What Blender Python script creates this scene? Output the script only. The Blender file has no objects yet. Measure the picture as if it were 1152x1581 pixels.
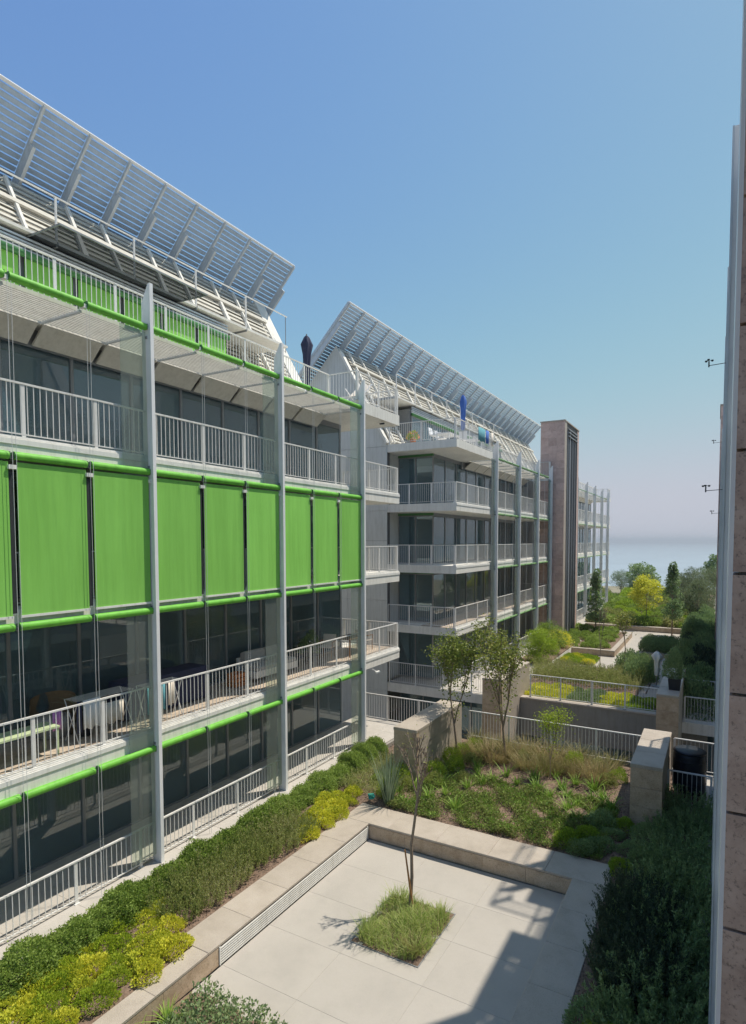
import bpy, math, random
import numpy as np
from mathutils import Vector, Matrix
R = math.radians
C = bpy.context.scene.collection
random.seed(7); rng = np.random.default_rng(7)

# ------------------------------------------------------------------ camera, sky, sun, exposure
sc = bpy.context.scene
cam_d = bpy.data.cameras.new('camera'); cam = bpy.data.objects.new('camera', cam_d); C.objects.link(cam)
cam.location = (0, 0, 0); cam.rotation_euler = (R(90 - 2.856), 0, R(28.416))
cam_d.sensor_fit = 'HORIZONTAL'; cam_d.sensor_width = 36; cam_d.lens = 36 * 902 / 1152
cam_d.shift_x = -44 / 1152; cam_d.shift_y = 89.5 / 1152
cam_d.clip_start = .05; cam_d.clip_end = 60000
sc.camera = cam
SUN = Vector((.32, .39, 1)).normalized()
world = bpy.data.worlds.new("World"); sc.world = world; world.use_nodes = True
wn = world.node_tree.nodes; wl = world.node_tree.links
sky = wn.new('ShaderNodeTexSky'); sky.sky_type = 'NISHITA'; sky.sun_disc = False
sky.sun_elevation = math.asin(SUN.z); sky.sun_rotation = math.atan2(SUN.x, SUN.y)
sky.air_density = 1.0; sky.dust_density = 0.5; sky.ozone_density = 2.0; sky.altitude = 20
wn['Background'].inputs[1].default_value = .097
# soft shoulder on the bright end of the sky (a hazy sky never gets much brighter than this)
sp_ = wn.new('ShaderNodeSeparateColor'); cb_ = wn.new('ShaderNodeCombineColor'); tn_ = wn.new('ShaderNodeVectorMath'); tn_.operation = 'MULTIPLY'; tn_.inputs[1].default_value = (.60, .725, .93)
wl.new(sky.outputs[0], tn_.inputs[0]); wl.new(tn_.outputs[0], sp_.inputs[0])
for i_, cap_ in enumerate((2.4, 2.5, 2.85)):
    mn_ = wn.new('ShaderNodeMath'); mn_.operation = 'SMOOTH_MIN'; mn_.inputs[1].default_value = cap_; mn_.inputs[2].default_value = 1.6
    wl.new(sp_.outputs[i_], mn_.inputs[0]); wl.new(mn_.outputs[0], cb_.inputs[i_])
wl.new(cb_.outputs[0], wn['Background'].inputs[0])
sun_d = bpy.data.lights.new('sun', 'SUN'); sun_d.energy = 2.0; sun_d.angle = R(.6); sun_d.color = (1, .925, .80)
sun = bpy.data.objects.new('sun', sun_d); C.objects.link(sun)
sun.rotation_euler = SUN.to_track_quat('Z', 'Y').to_euler(); sun.location = (10, 10, 40)
sc.view_settings.view_transform = 'Standard'; sc.view_settings.look = 'None'
sc.view_settings.exposure = 1.25; sc.view_settings.gamma = 1
sc.render.engine = 'CYCLES'

# ------------------------------------------------------------------ materials
def nt(name):
    m = bpy.data.materials.new(name); m.use_nodes = True
    return m, m.node_tree.nodes, m.node_tree.links
def pos(n): return n.new('ShaderNodeNewGeometry').outputs['Position']
def noise(n, l, scale, detail=4, rough=.6, vec=None):
    t = n.new('ShaderNodeTexNoise'); t.inputs['Scale'].default_value = scale
    t.inputs['Detail'].default_value = detail; t.inputs['Roughness'].default_value = rough
    l.new(vec if vec else pos(n), t.inputs['Vector']); return t.outputs['Fac']
def ramp(n, l, fac, stops):
    r = n.new('ShaderNodeValToRGB'); e = r.color_ramp.elements
    while len(e) < len(stops): e.new(.5)
    for q, (p, c) in zip(e, stops): q.position = p; q.color = (*c, 1)
    l.new(fac, r.inputs[0]); return r.outputs[0]
def scl(c, k): return tuple(min(1, v * k) for v in c)
def plain(name, col, rough=.6, var=.1, scale=3., bump=0., bscale=60., metal=0., spec=.4, piece=0.):
    col = tuple(min(v * 1.2, .79) for v in col)
    m, n, l = nt(name); b = n['Principled BSDF']
    f = noise(n, l, scale, 6, .65)
    c = ramp(n, l, f, [(.3, scl(col, 1 - var)), (.7, scl(col, 1 + var))])
    if piece:
        oi = n.new('ShaderNodeObjectInfo'); mr = n.new('ShaderNodeMapRange')
        mr.inputs[3].default_value = 1 - piece; mr.inputs[4].default_value = 1 + piece
        l.new(oi.outputs['Random'], mr.inputs[0])
        mx = n.new('ShaderNodeVectorMath'); mx.operation = 'SCALE'
        l.new(c, mx.inputs[0]); l.new(mr.outputs[0], mx.inputs['Scale']); c = mx.outputs[0]
    if name in ('pale_render', 'grey_panel', 'white_paint', 'brushed_fin', 'beige_panel', 'aluminium', 'grey_concrete', 'blue_grey_slat', 'pale_metal', 'green_enamel'):
        mp = n.new('ShaderNodeMapping'); mp.inputs['Scale'].default_value = (5, 5, .5); l.new(pos(n), mp.inputs[0])
        r2 = ramp(n, l, noise(n, l, 1.6, 5, .75, mp.outputs[0]), [(.25, (.80, .79, .76)), (.5, (.98, .98, .97)), (.75, (1.05, 1.05, 1.05))])
        mq = n.new('ShaderNodeVectorMath'); mq.operation = 'MULTIPLY'; l.new(c, mq.inputs[0]); l.new(r2, mq.inputs[1]); c = mq.outputs[0]
    l.new(c, b.inputs['Base Color']); b.inputs['Roughness'].default_value = rough
    b.inputs['Metallic'].default_value = metal; b.inputs['Specular IOR Level'].default_value = spec
    if bump:
        bp = n.new('ShaderNodeBump'); bp.inputs['Strength'].default_value = bump; bp.inputs['Distance'].default_value = .01
        l.new(noise(n, l, bscale, 5), bp.inputs['Height']); l.new(bp.outputs[0], b.inputs['Normal'])
    return m
def leafmat(name, cols, trans=.35, rough=.55):
    m, n, l = nt(name); b = n['Principled BSDF']
    g = n.new('ShaderNodeNewGeometry'); oi = n.new('ShaderNodeObjectInfo')
    a = n.new('ShaderNodeMath'); a.operation = 'MULTIPLY_ADD'
    l.new(oi.outputs['Random'], a.inputs[0]); a.inputs[1].default_value = .35
    mm = n.new('ShaderNodeMath'); mm.operation = 'MULTIPLY'; l.new(g.outputs['Random Per Island'], mm.inputs[0]); mm.inputs[1].default_value = .65
    l.new(mm.outputs[0], a.inputs[2])
    if name != 'bark_chips': cols = [scl(q, 1.55) for q in cols]
    k = len(cols); c = ramp(n, l, a.outputs[0], [(i / (k - 1), q) for i, q in enumerate(cols)])
    l.new(c, b.inputs['Base Color']); b.inputs['Roughness'].default_value = rough; b.inputs['Specular IOR Level'].default_value = .35
    t = n.new('ShaderNodeBsdfTranslucent'); mix = n.new('ShaderNodeMixShader'); mix.inputs[0].default_value = trans
    l.new(c, t.inputs[0]); l.new(b.outputs[0], mix.inputs[1]); l.new(t.outputs[0], mix.inputs[2])
    l.new(mix.outputs[0], n['Material Output'].inputs[0]); return m
def glassmat(name, tint, clear, refl_rough=.015, ior=1.7, diffuse_veil=.0):
    m, n, l = nt(name); n.remove(n['Principled BSDF'])
    tr = n.new('ShaderNodeBsdfTransparent'); tr.inputs[0].default_value = (*scl(tint, clear), 1)
    gl = n.new('ShaderNodeBsdfGlossy'); gl.inputs['Roughness'].default_value = refl_rough; gl.inputs[0].default_value = (.95, 1, 1, 1)
    fr = n.new('ShaderNodeFresnel'); fr.inputs[0].default_value = ior
    mx = n.new('ShaderNodeMixShader'); l.new(fr.outputs[0], mx.inputs[0]); l.new(tr.outputs[0], mx.inputs[1]); l.new(gl.outputs[0], mx.inputs[2])
    out = mx.outputs[0]
    if diffuse_veil:
        d = n.new('ShaderNodeBsdfDiffuse'); d.inputs[0].default_value = (*tint, 1)
        m2 = n.new('ShaderNodeMixShader'); m2.inputs[0].default_value = diffuse_veil  # share of even diffuse colour mixed over the glass
        l.new(out, m2.inputs[1]); l.new(d.outputs[0], m2.inputs[2]); out = m2.outputs[0]
    l.new(out, n['Material Output'].inputs[0]); return m
def stone(name, c1, c2, c3, scale=2.2, rough=.6, piece=.08, pores=.15):
    c1, c2, c3 = scl(c1, 1.16), scl(c2, 1.16), scl(c3, 1.16)
    m, n, l = nt(name); b = n['Principled BSDF']
    oi = n.new('ShaderNodeObjectInfo'); ad = n.new('ShaderNodeVectorMath'); ad.operation = 'MULTIPLY_ADD'
    l.new(oi.outputs['Random'], ad.inputs[0]); ad.inputs[1].default_value = (13, 7, 19); l.new(pos(n), ad.inputs[2])
    f = noise(n, l, scale, 9, .7, ad.outputs[0]); c = ramp(n, l, f, [(.3, c1), (.5, c2), (.72, c3)])
    f2 = noise(n, l, 45, 3, .7); r2 = ramp(n, l, f2, [(.3, (1 - pores * 2,) * 3), (.45, (1, 1, 1)), (.75, (1 + pores * .3,) * 3)])
    mx = n.new('ShaderNodeVectorMath'); mx.operation = 'MULTIPLY'; l.new(c, mx.inputs[0]); l.new(r2, mx.inputs[1])
    mr = n.new('ShaderNodeMapRange'); mr.inputs[3].default_value = 1 - piece; mr.inputs[4].default_value = 1 + piece
    l.new(oi.outputs['Random'], mr.inputs[0]); sx = n.new('ShaderNodeVectorMath'); sx.operation = 'SCALE'
    l.new(mx.outputs[0], sx.inputs[0]); l.new(mr.outputs[0], sx.inputs['Scale']); l.new(sx.outputs[0], b.inputs['Base Color'])
    b.inputs['Roughness'].default_value = rough
    bp = n.new('ShaderNodeBump'); bp.inputs['Strength'].default_value = .25; bp.inputs['Distance'].default_value = .01
    l.new(f2, bp.inputs['Height']); l.new(bp.outputs[0], b.inputs['Normal']); return m

M = {}
M['white'] = plain('white_paint', (.66, .65, .62), .5, .05, 1.2, piece=.03)
M['rail'] = plain('pale_metal', (.63, .62, .60), .4, .06, 8, metal=0.)
M['slab'] = plain('pale_render', (.65, .63, .585), .75, .07, .9, .15, 80)
M['fascia'] = plain('beige_panel', (.47, .45, .40), .65, .05, 2, piece=.05)
M['wallpanel'] = plain('grey_panel', (.52, .52, .50), .6, .05, .6, piece=.05)
M['deck'] = plain('timber_deck', (.40, .33, .26), .75, .2, 9, .3, 50, piece=.12)
M['terr'] = stone('terrace_stone', (.38, .36, .32), (.43, .40, .36), (.47, .44, .40), 2, piece=.04, pores=.06)
M['green'] = plain('green_enamel', (.14, .42, .05), .55, .14, 5, spec=.35)
M['dgreen'] = plain('dark_green_enamel', (.05, .17, .05), .4, .08, 6)
M['dgreen2'] = plain('muted_green_enamel', (.14, .27, .10), .5, .08, 6)
M['dark'] = plain('dark_metal', (.03, .033, .037), .5, .2, 4)
M['grey'] = plain('grey_metal', (.22, .23, .24), .45, .1, 4, metal=.3)
M['alu'] = plain('aluminium', (.50, .53, .56), .4, .08, 3, metal=.1, piece=.04)
M['blue_alu'] = plain('blue_grey_slat', (.33, .41, .52), .4, .08, 3, metal=.05, piece=.06)
M['fin'] = plain('brushed_fin', (.66, .68, .67), .4, .06, 2, metal=0.)
M['edge'] = plain('white_edge', (.78, .78, .76), .4, .04, 2)
M['stone'] = stone('cream_stone', (.315, .27, .22), (.375, .325, .27), (.415, .365, .31), 1.6, piece=.035)
M['stone_face'] = stone('brown_cream_stone', (.31, .22, .145), (.42, .32, .225), (.50, .40, .30), 3.5, pores=.3)
M['floor'] = stone('pale_floor_stone', (.335, .31, .275), (.375, .345, .305), (.395, .365, .325), .7, piece=.015, pores=.05)
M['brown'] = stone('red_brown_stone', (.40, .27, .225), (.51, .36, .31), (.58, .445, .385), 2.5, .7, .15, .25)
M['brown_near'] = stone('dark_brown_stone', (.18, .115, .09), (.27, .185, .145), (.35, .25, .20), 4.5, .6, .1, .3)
M['soil'] = plain('bark_mulch', (.16, .11, .08), .95, .5, 18, 1.0, 40)
M['chip'] = leafmat('bark_chips', [(.06, .035, .025), (.14, .085, .06), (.24, .16, .12)], .0, .9)
M['bark'] = plain('tree_bark', (.24, .185, .14), .9, .35, 20, .5, 60)
M['joint'] = plain('dark_joint', (.10, .095, .09), .9, .1, 4)
M['pale_joint'] = plain('pale_joint', (.36, .335, .30), .9, .08, 4)
M['concrete'] = plain('grey_concrete', (.25, .235, .21), .8, .08, 1.2, .2, 30)
M['room'] = plain('room_wall', (.42, .42, .38), .8, .1, .7)
M['floor_dark'] = plain('room_floor', (.10, .08, .06), .6, .1, 2)
M['curtain'] = plain('curtain_cloth', (.48, .52, .46), .9, .15, 2.5, piece=.3)
M['glass'] = glassmat('window_glass', (.42, .57, .63), 1.35, ior=2.0, diffuse_veil=.15)  # window glare painted in as a blue-grey diffuse layer
M['fin_glass'] = glassmat('fin_glass', (.72, .76, .72), 1.2, .08, 1.15, .10)
M['rail_glass'] = glassmat('railing_glass', (.62, .78, .85), .85, .02, 1.5, .05)
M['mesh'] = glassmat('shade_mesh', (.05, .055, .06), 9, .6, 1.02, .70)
M['lav'] = leafmat('lavender_leaf', [(.10, .14, .035), (.19, .23, .06), (.28, .29, .11), (.34, .31, .2)], .45)
M['hedge'] = leafmat('hedge_leaf', [(.08, .13, .02), (.15, .22, .04), (.23, .31, .07), (.30, .37, .12)], .5)
M['yellow'] = leafmat('yellow_green_leaf', [(.22, .27, .03), (.36, .39, .04), (.50, .49, .05), (.60, .55, .08)])
M['lime'] = leafmat('lime_leaf', [(.12, .19, .02), (.22, .31, .03), (.33, .40, .05)], .45)
M['lime2'] = leafmat('soft_lime_leaf', [(.15, .22, .02), (.27, .34, .03), (.38, .43, .05)], .45)
M['ground'] = leafmat('ground_cover_leaf', [(.08, .10, .03), (.14, .17, .045), (.20, .23, .07), (.26, .25, .13)], .45)
M['strap'] = leafmat('strap_leaf', [(.07, .14, .02), (.14, .24, .035), (.26, .34, .07)])
M['grass'] = leafmat('grass_blade', [(.09, .15, .025), (.18, .26, .05), (.29, .33, .10), (.38, .33, .19)], .45)
M['olive_grass'] = leafmat('olive_grass_blade', [(.10, .11, .03), (.18, .18, .06), (.26, .21, .10), (.30, .2, .13)])
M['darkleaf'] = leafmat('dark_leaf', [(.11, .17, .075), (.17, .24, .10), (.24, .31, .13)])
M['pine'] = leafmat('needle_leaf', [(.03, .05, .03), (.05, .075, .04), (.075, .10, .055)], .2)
M['silver'] = leafmat('silver_leaf', [(.09, .13, .08), (.16, .21, .13), (.24, .29, .2)])
M['treeleaf'] = leafmat('young_tree_leaf', [(.06, .09, .015), (.13, .17, .03), (.21, .23, .05), (.22, .15, .05)])
M['sedum'] = leafmat('sedum_leaf', [(.10, .15, .06), (.17, .23, .10), (.25, .31, .15)])
M['sea'] = plain('sea_water', (.27, .32, .35), .4, .1, .02, .3, .3)
M['land'] = plain('dry_ground', (.20, .18, .12), .95, .3, .3)
M['navy'] = plain('navy_cloth', (.03, .035, .07), .85, .2, 6)
M['blue'] = plain('blue_cloth', (.06, .14, .42), .85, .15, 6)
M['turq'] = plain('turquoise_cloth', (.10, .28, .33), .85, .15, 9)
M['cream'] = plain('cream_cloth', (.62, .56, .48), .9, .08, 9)
M['towel'] = plain('white_towel', (.66, .66, .64), .9, .06, 9)
M['wood'] = plain('warm_wood', (.30, .15, .06), .6, .25, 10)
M['wicker'] = plain('brown_wicker', (.16, .11, .06), .8, .3, 30)
M['cushion'] = plain('grey_cushion', (.35, .34, .32), .9, .08, 8)
M['orange'] = plain('terracotta', (.45, .16, .05), .7, .1, 9)
M['pink'] = plain('pink_cloth', (.45, .2, .45), .8, .1, 9)
M['teal_bag'] = plain('teal_plastic', (.06, .38, .30), .5, .2, 9)
M['black'] = plain('black_plastic', (.015, .016, .02), .45, .2, 6)
M['screen'] = None
def mk_screen():
    m, n, l = nt('green_screen_fabric'); b = n['Principled BSDF']
    f = noise(n, l, .5, 3); oi = n.new('ShaderNodeObjectInfo')
    c = ramp(n, l, f, [(.3, (.28, .65, .12)), (.7, (.31, .71, .14))])
    l.new(c, b.inputs['Base Color']); b.inputs['Roughness'].default_value = .75; b.inputs['Specular IOR Level'].default_value = .25
    mr = n.new('ShaderNodeMapRange'); mr.inputs[3].default_value = .9; mr.inputs[4].default_value = 1.08; l.new(oi.outputs['Random'], mr.inputs[0])
    mq = n.new('ShaderNodeVectorMath'); mq.operation = 'SCALE'; l.new(c, mq.inputs[0]); l.new(mr.outputs[0], mq.inputs['Scale'])
    mp = n.new('ShaderNodeMapping'); mp.inputs['Scale'].default_value = (1, 3, .25); l.new(pos(n), mp.inputs[0])
    r2 = ramp(n, l, noise(n, l, 1.3, 4, .6, mp.outputs[0]), [(.3, (.88, .90, .86)), (.6, (1.04, 1.03, 1.04))])
    m2 = n.new('ShaderNodeVectorMath'); m2.operation = 'MULTIPLY'; l.new(mq.outputs[0], m2.inputs[0]); l.new(r2, m2.inputs[1]); c = m2.outputs[0]; l.new(c, b.inputs['Base Color'])
    bp = n.new('ShaderNodeBump'); bp.inputs['Strength'].default_value = .5; bp.inputs['Distance'].default_value = .05
    l.new(noise(n, l, 1.0, 3, .5, mp.outputs[0]), bp.inputs['Height']); l.new(bp.outputs[0], b.inputs['Normal'])
    t = n.new('ShaderNodeBsdfTranslucent'); l.new(c, t.inputs[0]); mx = n.new('ShaderNodeMixShader'); mx.inputs[0].default_value = .12
    l.new(b.outputs[0], mx.inputs[1]); l.new(t.outputs[0], mx.inputs[2]); l.new(mx.outputs[0], n['Material Output'].inputs[0])
    return m
M['screen'] = mk_screen()

# ------------------------------------------------------------------ helpers
WL = {}                                                             # world location of every object made here
def link(o, parent, loc):
    C.objects.link(o); pl = WL[parent.name] if parent else Vector((0, 0, 0))
    if parent: o.parent = parent
    o.location = Vector(loc) - pl; WL[o.name] = Vector(loc)
def empty(name, loc, label, cat, group=None):
    o = bpy.data.objects.new(name, None); o.empty_display_size = .2; link(o, None, loc)
    o['label'] = label; o['category'] = cat
    if group: o['group'] = group
    return o
def tag(o, label, cat, group=None):
    o['label'] = label; o['category'] = cat
    if group: o['group'] = group
    return o
def mkmesh(name, v, f, mat, smooth=False):
    me = bpy.data.meshes.new(name); me.from_pydata([tuple(p) for p in v], [], f)
    me.materials.append(mat)
    if smooth:
        for p in me.polygons: p.use_smooth = True
    return me
class MB:
    def __init__(s): s.v = []; s.f = []
    def quadbox(s, P):                                              # P: 8 corners, bottom 4 then top 4
        k = len(s.v); s.v += [Vector(p) for p in P]
        s.f += [tuple(k + i for i in q) for q in ((3, 2, 1, 0), (4, 5, 6, 7), (0, 1, 5, 4), (1, 2, 6, 5), (2, 3, 7, 6), (3, 0, 4, 7))]
    def box(s, x0, x1, y0, y1, z0, z1):
        x0, x1 = sorted((x0, x1)); y0, y1 = sorted((y0, y1)); z0, z1 = sorted((z0, z1))
        s.quadbox([(x0, y0, z0), (x1, y0, z0), (x1, y1, z0), (x0, y1, z0), (x0, y0, z1), (x1, y0, z1), (x1, y1, z1), (x0, y1, z1)])
    def bar(s, a, b, w, h, up=(0, 0, 1)):                           # rectangular bar
        a = Vector(a); b = Vector(b); d = (b - a).normalized(); u = Vector(up)
        sd = d.cross(u)
        if sd.length < 1e-3: sd = d.cross(Vector((1, 0, 0)))
        sd.normalize(); u = sd.cross(d); sd = sd * w / 2; u = u * h / 2
        s.quadbox([a - sd - u, a + sd - u, b + sd - u, b - sd - u, a - sd + u, a + sd + u, b + sd + u, b - sd + u])
    def tube(s, a, b, r0, r1=None, n=8, cap=True):
        r1 = r0 if r1 is None else r1
        a = Vector(a); b = Vector(b); d = (b - a).normalized(); t = d.cross(Vector((0, 0, 1)))
        if t.length < 1e-3: t = Vector((1, 0, 0))
        t.normalize(); q = d.cross(t); k = len(s.v)
        for p, r in ((a, r0), (b, r1)):
            for i in range(n):
                an = 2 * math.pi * i / n; s.v.append(p + t * (r * math.cos(an)) + q * (r * math.sin(an)))
        for i in range(n): s.f.append((k + i, k + (i + 1) % n, k + n + (i + 1) % n, k + n + i))
        if cap: s.f.append(tuple(k + i for i in range(n))[::-1]); s.f.append(tuple(k + n + i for i in range(n)))
    def lathe(s, c, prof, n=14):                                    # prof: (r, z)
        k = len(s.v); m = len(prof)
        for r, z in prof:
            for i in range(n): an = 2 * math.pi * i / n; s.v.append(Vector((c[0] + r * math.cos(an), c[1] + r * math.sin(an), c[2] + z)))
        for j in range(m - 1):
            for i in range(n): s.f.append((k + j * n + i, k + j * n + (i + 1) % n, k + (j + 1) * n + (i + 1) % n, k + (j + 1) * n + i))
        s.f.append(tuple(k + i for i in range(n))[::-1]); s.f.append(tuple(k + (m - 1) * n + i for i in range(n)))
    def prism(s, poly, y0, y1):                                     # (x, z) polygon extruded in y
        k = len(s.v); n = len(poly)
        for y in (y0, y1): s.v += [Vector((x, y, z)) for x, z in poly]
        s.f.append(tuple(range(k, k + n))); s.f.append(tuple(range(k + n, k + 2 * n))[::-1])
        for i in range(n): s.f.append((k + i, k + n + i, k + n + (i + 1) % n, k + (i + 1) % n))
    def build(s, name, mat, parent=None, smooth=False, kind=None):
        arr = np.array([tuple(p) for p in s.v]); lo = arr.min(0); hi = arr.max(0)
        o0 = Vector(((lo[0] + hi[0]) / 2, (lo[1] + hi[1]) / 2, lo[2]))
        me = mkmesh(name, [p - o0 for p in s.v], s.f, mat, smooth)
        o = bpy.data.objects.new(name, me); link(o, parent, o0)
        if kind: o['kind'] = kind
        return o
_cube = {}
def bx(name, parent, x0, x1, y0, y1, z0, z1, mat):                 # leaf part: shared unit cube, scaled
    key = mat.name
    if key not in _cube:
        _cube[key] = mkmesh('box_' + key, [(x, y, z) for z in (0, 1) for y in (-.5, .5) for x in (-.5, .5)],
                            [(0, 2, 3, 1), (4, 5, 7, 6), (0, 1, 5, 4), (2, 6, 7, 3), (0, 4, 6, 2), (1, 3, 7, 5)], mat)
    x0, x1 = sorted((x0, x1)); y0, y1 = sorted((y0, y1)); z0, z1 = sorted((z0, z1))
    o = bpy.data.objects.new(name, _cube[key]); link(o, parent, ((x0 + x1) / 2, (y0 + y1) / 2, z0))
    o.scale = (x1 - x0, y1 - y0, z1 - z0); return o
def inst(name, me, parent, loc, rz=0, s=1):
    o = bpy.data.objects.new(name, me); link(o, parent, loc); o.rotation_euler = (0, 0, rz)
    o.scale = (s, s, s) if not hasattr(s, '__len__') else s; return o
def structure(o): o['kind'] = 'structure'; return o
_bev = {}
def slabmesh(w, d, h, b, mat):                                     # chamfered block, origin at bottom centre
    key = (round(w, 3), round(d, 3), round(h, 3), mat.name)
    if key in _bev: return _bev[key]
    v = []; f = []
    for (z, i) in ((0, 0), (h - b, 0), (h, b)):
        v += [(-w / 2 + i, -d / 2 + i, z), (w / 2 - i, -d / 2 + i, z), (w / 2 - i, d / 2 - i, z), (-w / 2 + i, d / 2 - i, z)]
    f.append((3, 2, 1, 0)); f.append((8, 9, 10, 11))
    for k in (0, 4):
        for i in range(4): j = (i + 1) % 4; f.append((k + i, k + j, k + 4 + j, k + 4 + i))
    _bev[key] = mkmesh('block_' + mat.name, v, f, mat); return _bev[key]
def block(name, parent, x0, x1, y0, y1, z0, z1, mat, b=.008):
    return inst(name, slabmesh(x1 - x0, y1 - y0, z1 - z0, b, mat), parent, ((x0 + x1) / 2, (y0 + y1) / 2, z0))

# ------------------------------------------------------------------ railings
POST = {}
def railing(parent, a, b, z, h=1.05, name='railing', mod=1.55, gap=.125, ends=True):
    a = Vector((a[0], a[1], z)); b = Vector((b[0], b[1], z)); d = b - a; L = d.length; u = d / L
    m = MB(); up = Vector((0, 0, h)); m.bar(a + up, b + up, .05, .035); m.bar(a + Vector((0, 0, .09)), b + Vector((0, 0, .09)), .03, .02)
    o = m.build(name, M['rail'], parent)
    n = max(1, round(L / mod)); q = MB(); k = max(2, round(L / gap))
    for i in range(1, k):
        p = a + u * (L * i / k); q.bar(p + Vector((0, 0, .09)), p + up, .013, .013, up=tuple(u))
    q.build('balusters', M['rail'], o, kind='stuff')
    an = math.atan2(u.y, u.x); key = round(h, 2)
    if key not in POST:
        pm = MB(); pm.box(-.035, .035, -.012, .012, 0, h - .01); pm.box(-.06, .06, -.045, .045, 0, .015)
        POST[key] = mkmesh('post', pm.v, pm.f, M['rail'])
    for i in range(n + 1):
        if not ends and i in (0, n): continue
        inst('post', POST[key], o, a + u * (L * i / n), an)
    return o

# ------------------------------------------------------------------ windows
WIN = {}
def window(parent, x, y0, z0, w, h, axis='y', inward=-1):
    key = (round(w, 2), round(h, 2), axis)
    if key not in WIN:
        m = MB(); t = .035
        def bb(a0, a1, c0, c1):
            if axis == 'y': m.box(-.05, .05, a0, a1, c0, c1)
            else: m.box(a0, a1, -.05, .05, c0, c1)
        bb(-w / 2 + .001, -w / 2 + t, .002, h - .002); bb(w / 2 - t, w / 2 - .001, .002, h - .002); bb(-w / 2 + t, w / 2 - t, .002, .06); bb(-w / 2 + t, w / 2 - t, h - .06, h - .002)
        p = MB()
        if axis == 'y': p.box(-.006, .006, -w / 2 + t, w / 2 - t, .06, h - .06)
        else: p.box(-w / 2 + t, w / 2 - t, -.006, .006, .06, h - .06)
        WIN[key] = (mkmesh('window', m.v, m.f, M['grey']), mkmesh('pane', p.v, p.f, M['glass']))
    fm, pm = WIN[key]
    c = (x, y0 + w / 2, z0) if axis == 'y' else (y0 + w / 2, x, z0)
    o = inst('window', fm, parent, c); inst('pane', pm, o, c)
    return o
def curtain(parent, x, y0, y1, z0, z1, mat):
    m = MB(); n = int((y1 - y0) / .05); P = []
    for i in range(n + 1):
        y = y0 + (y1 - y0) * i / n; P.append((x + .025 * math.sin(i * 2.1), y))
    k = len(m.v)
    for px, py in P: m.v += [Vector((px, py, z0)), Vector((px, py, z1))]
    for i in range(n): m.f.append((k + 2 * i, k + 2 * i + 2, k + 2 * i + 3, k + 2 * i + 1))
    return m.build('curtain', mat, parent, True)

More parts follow.
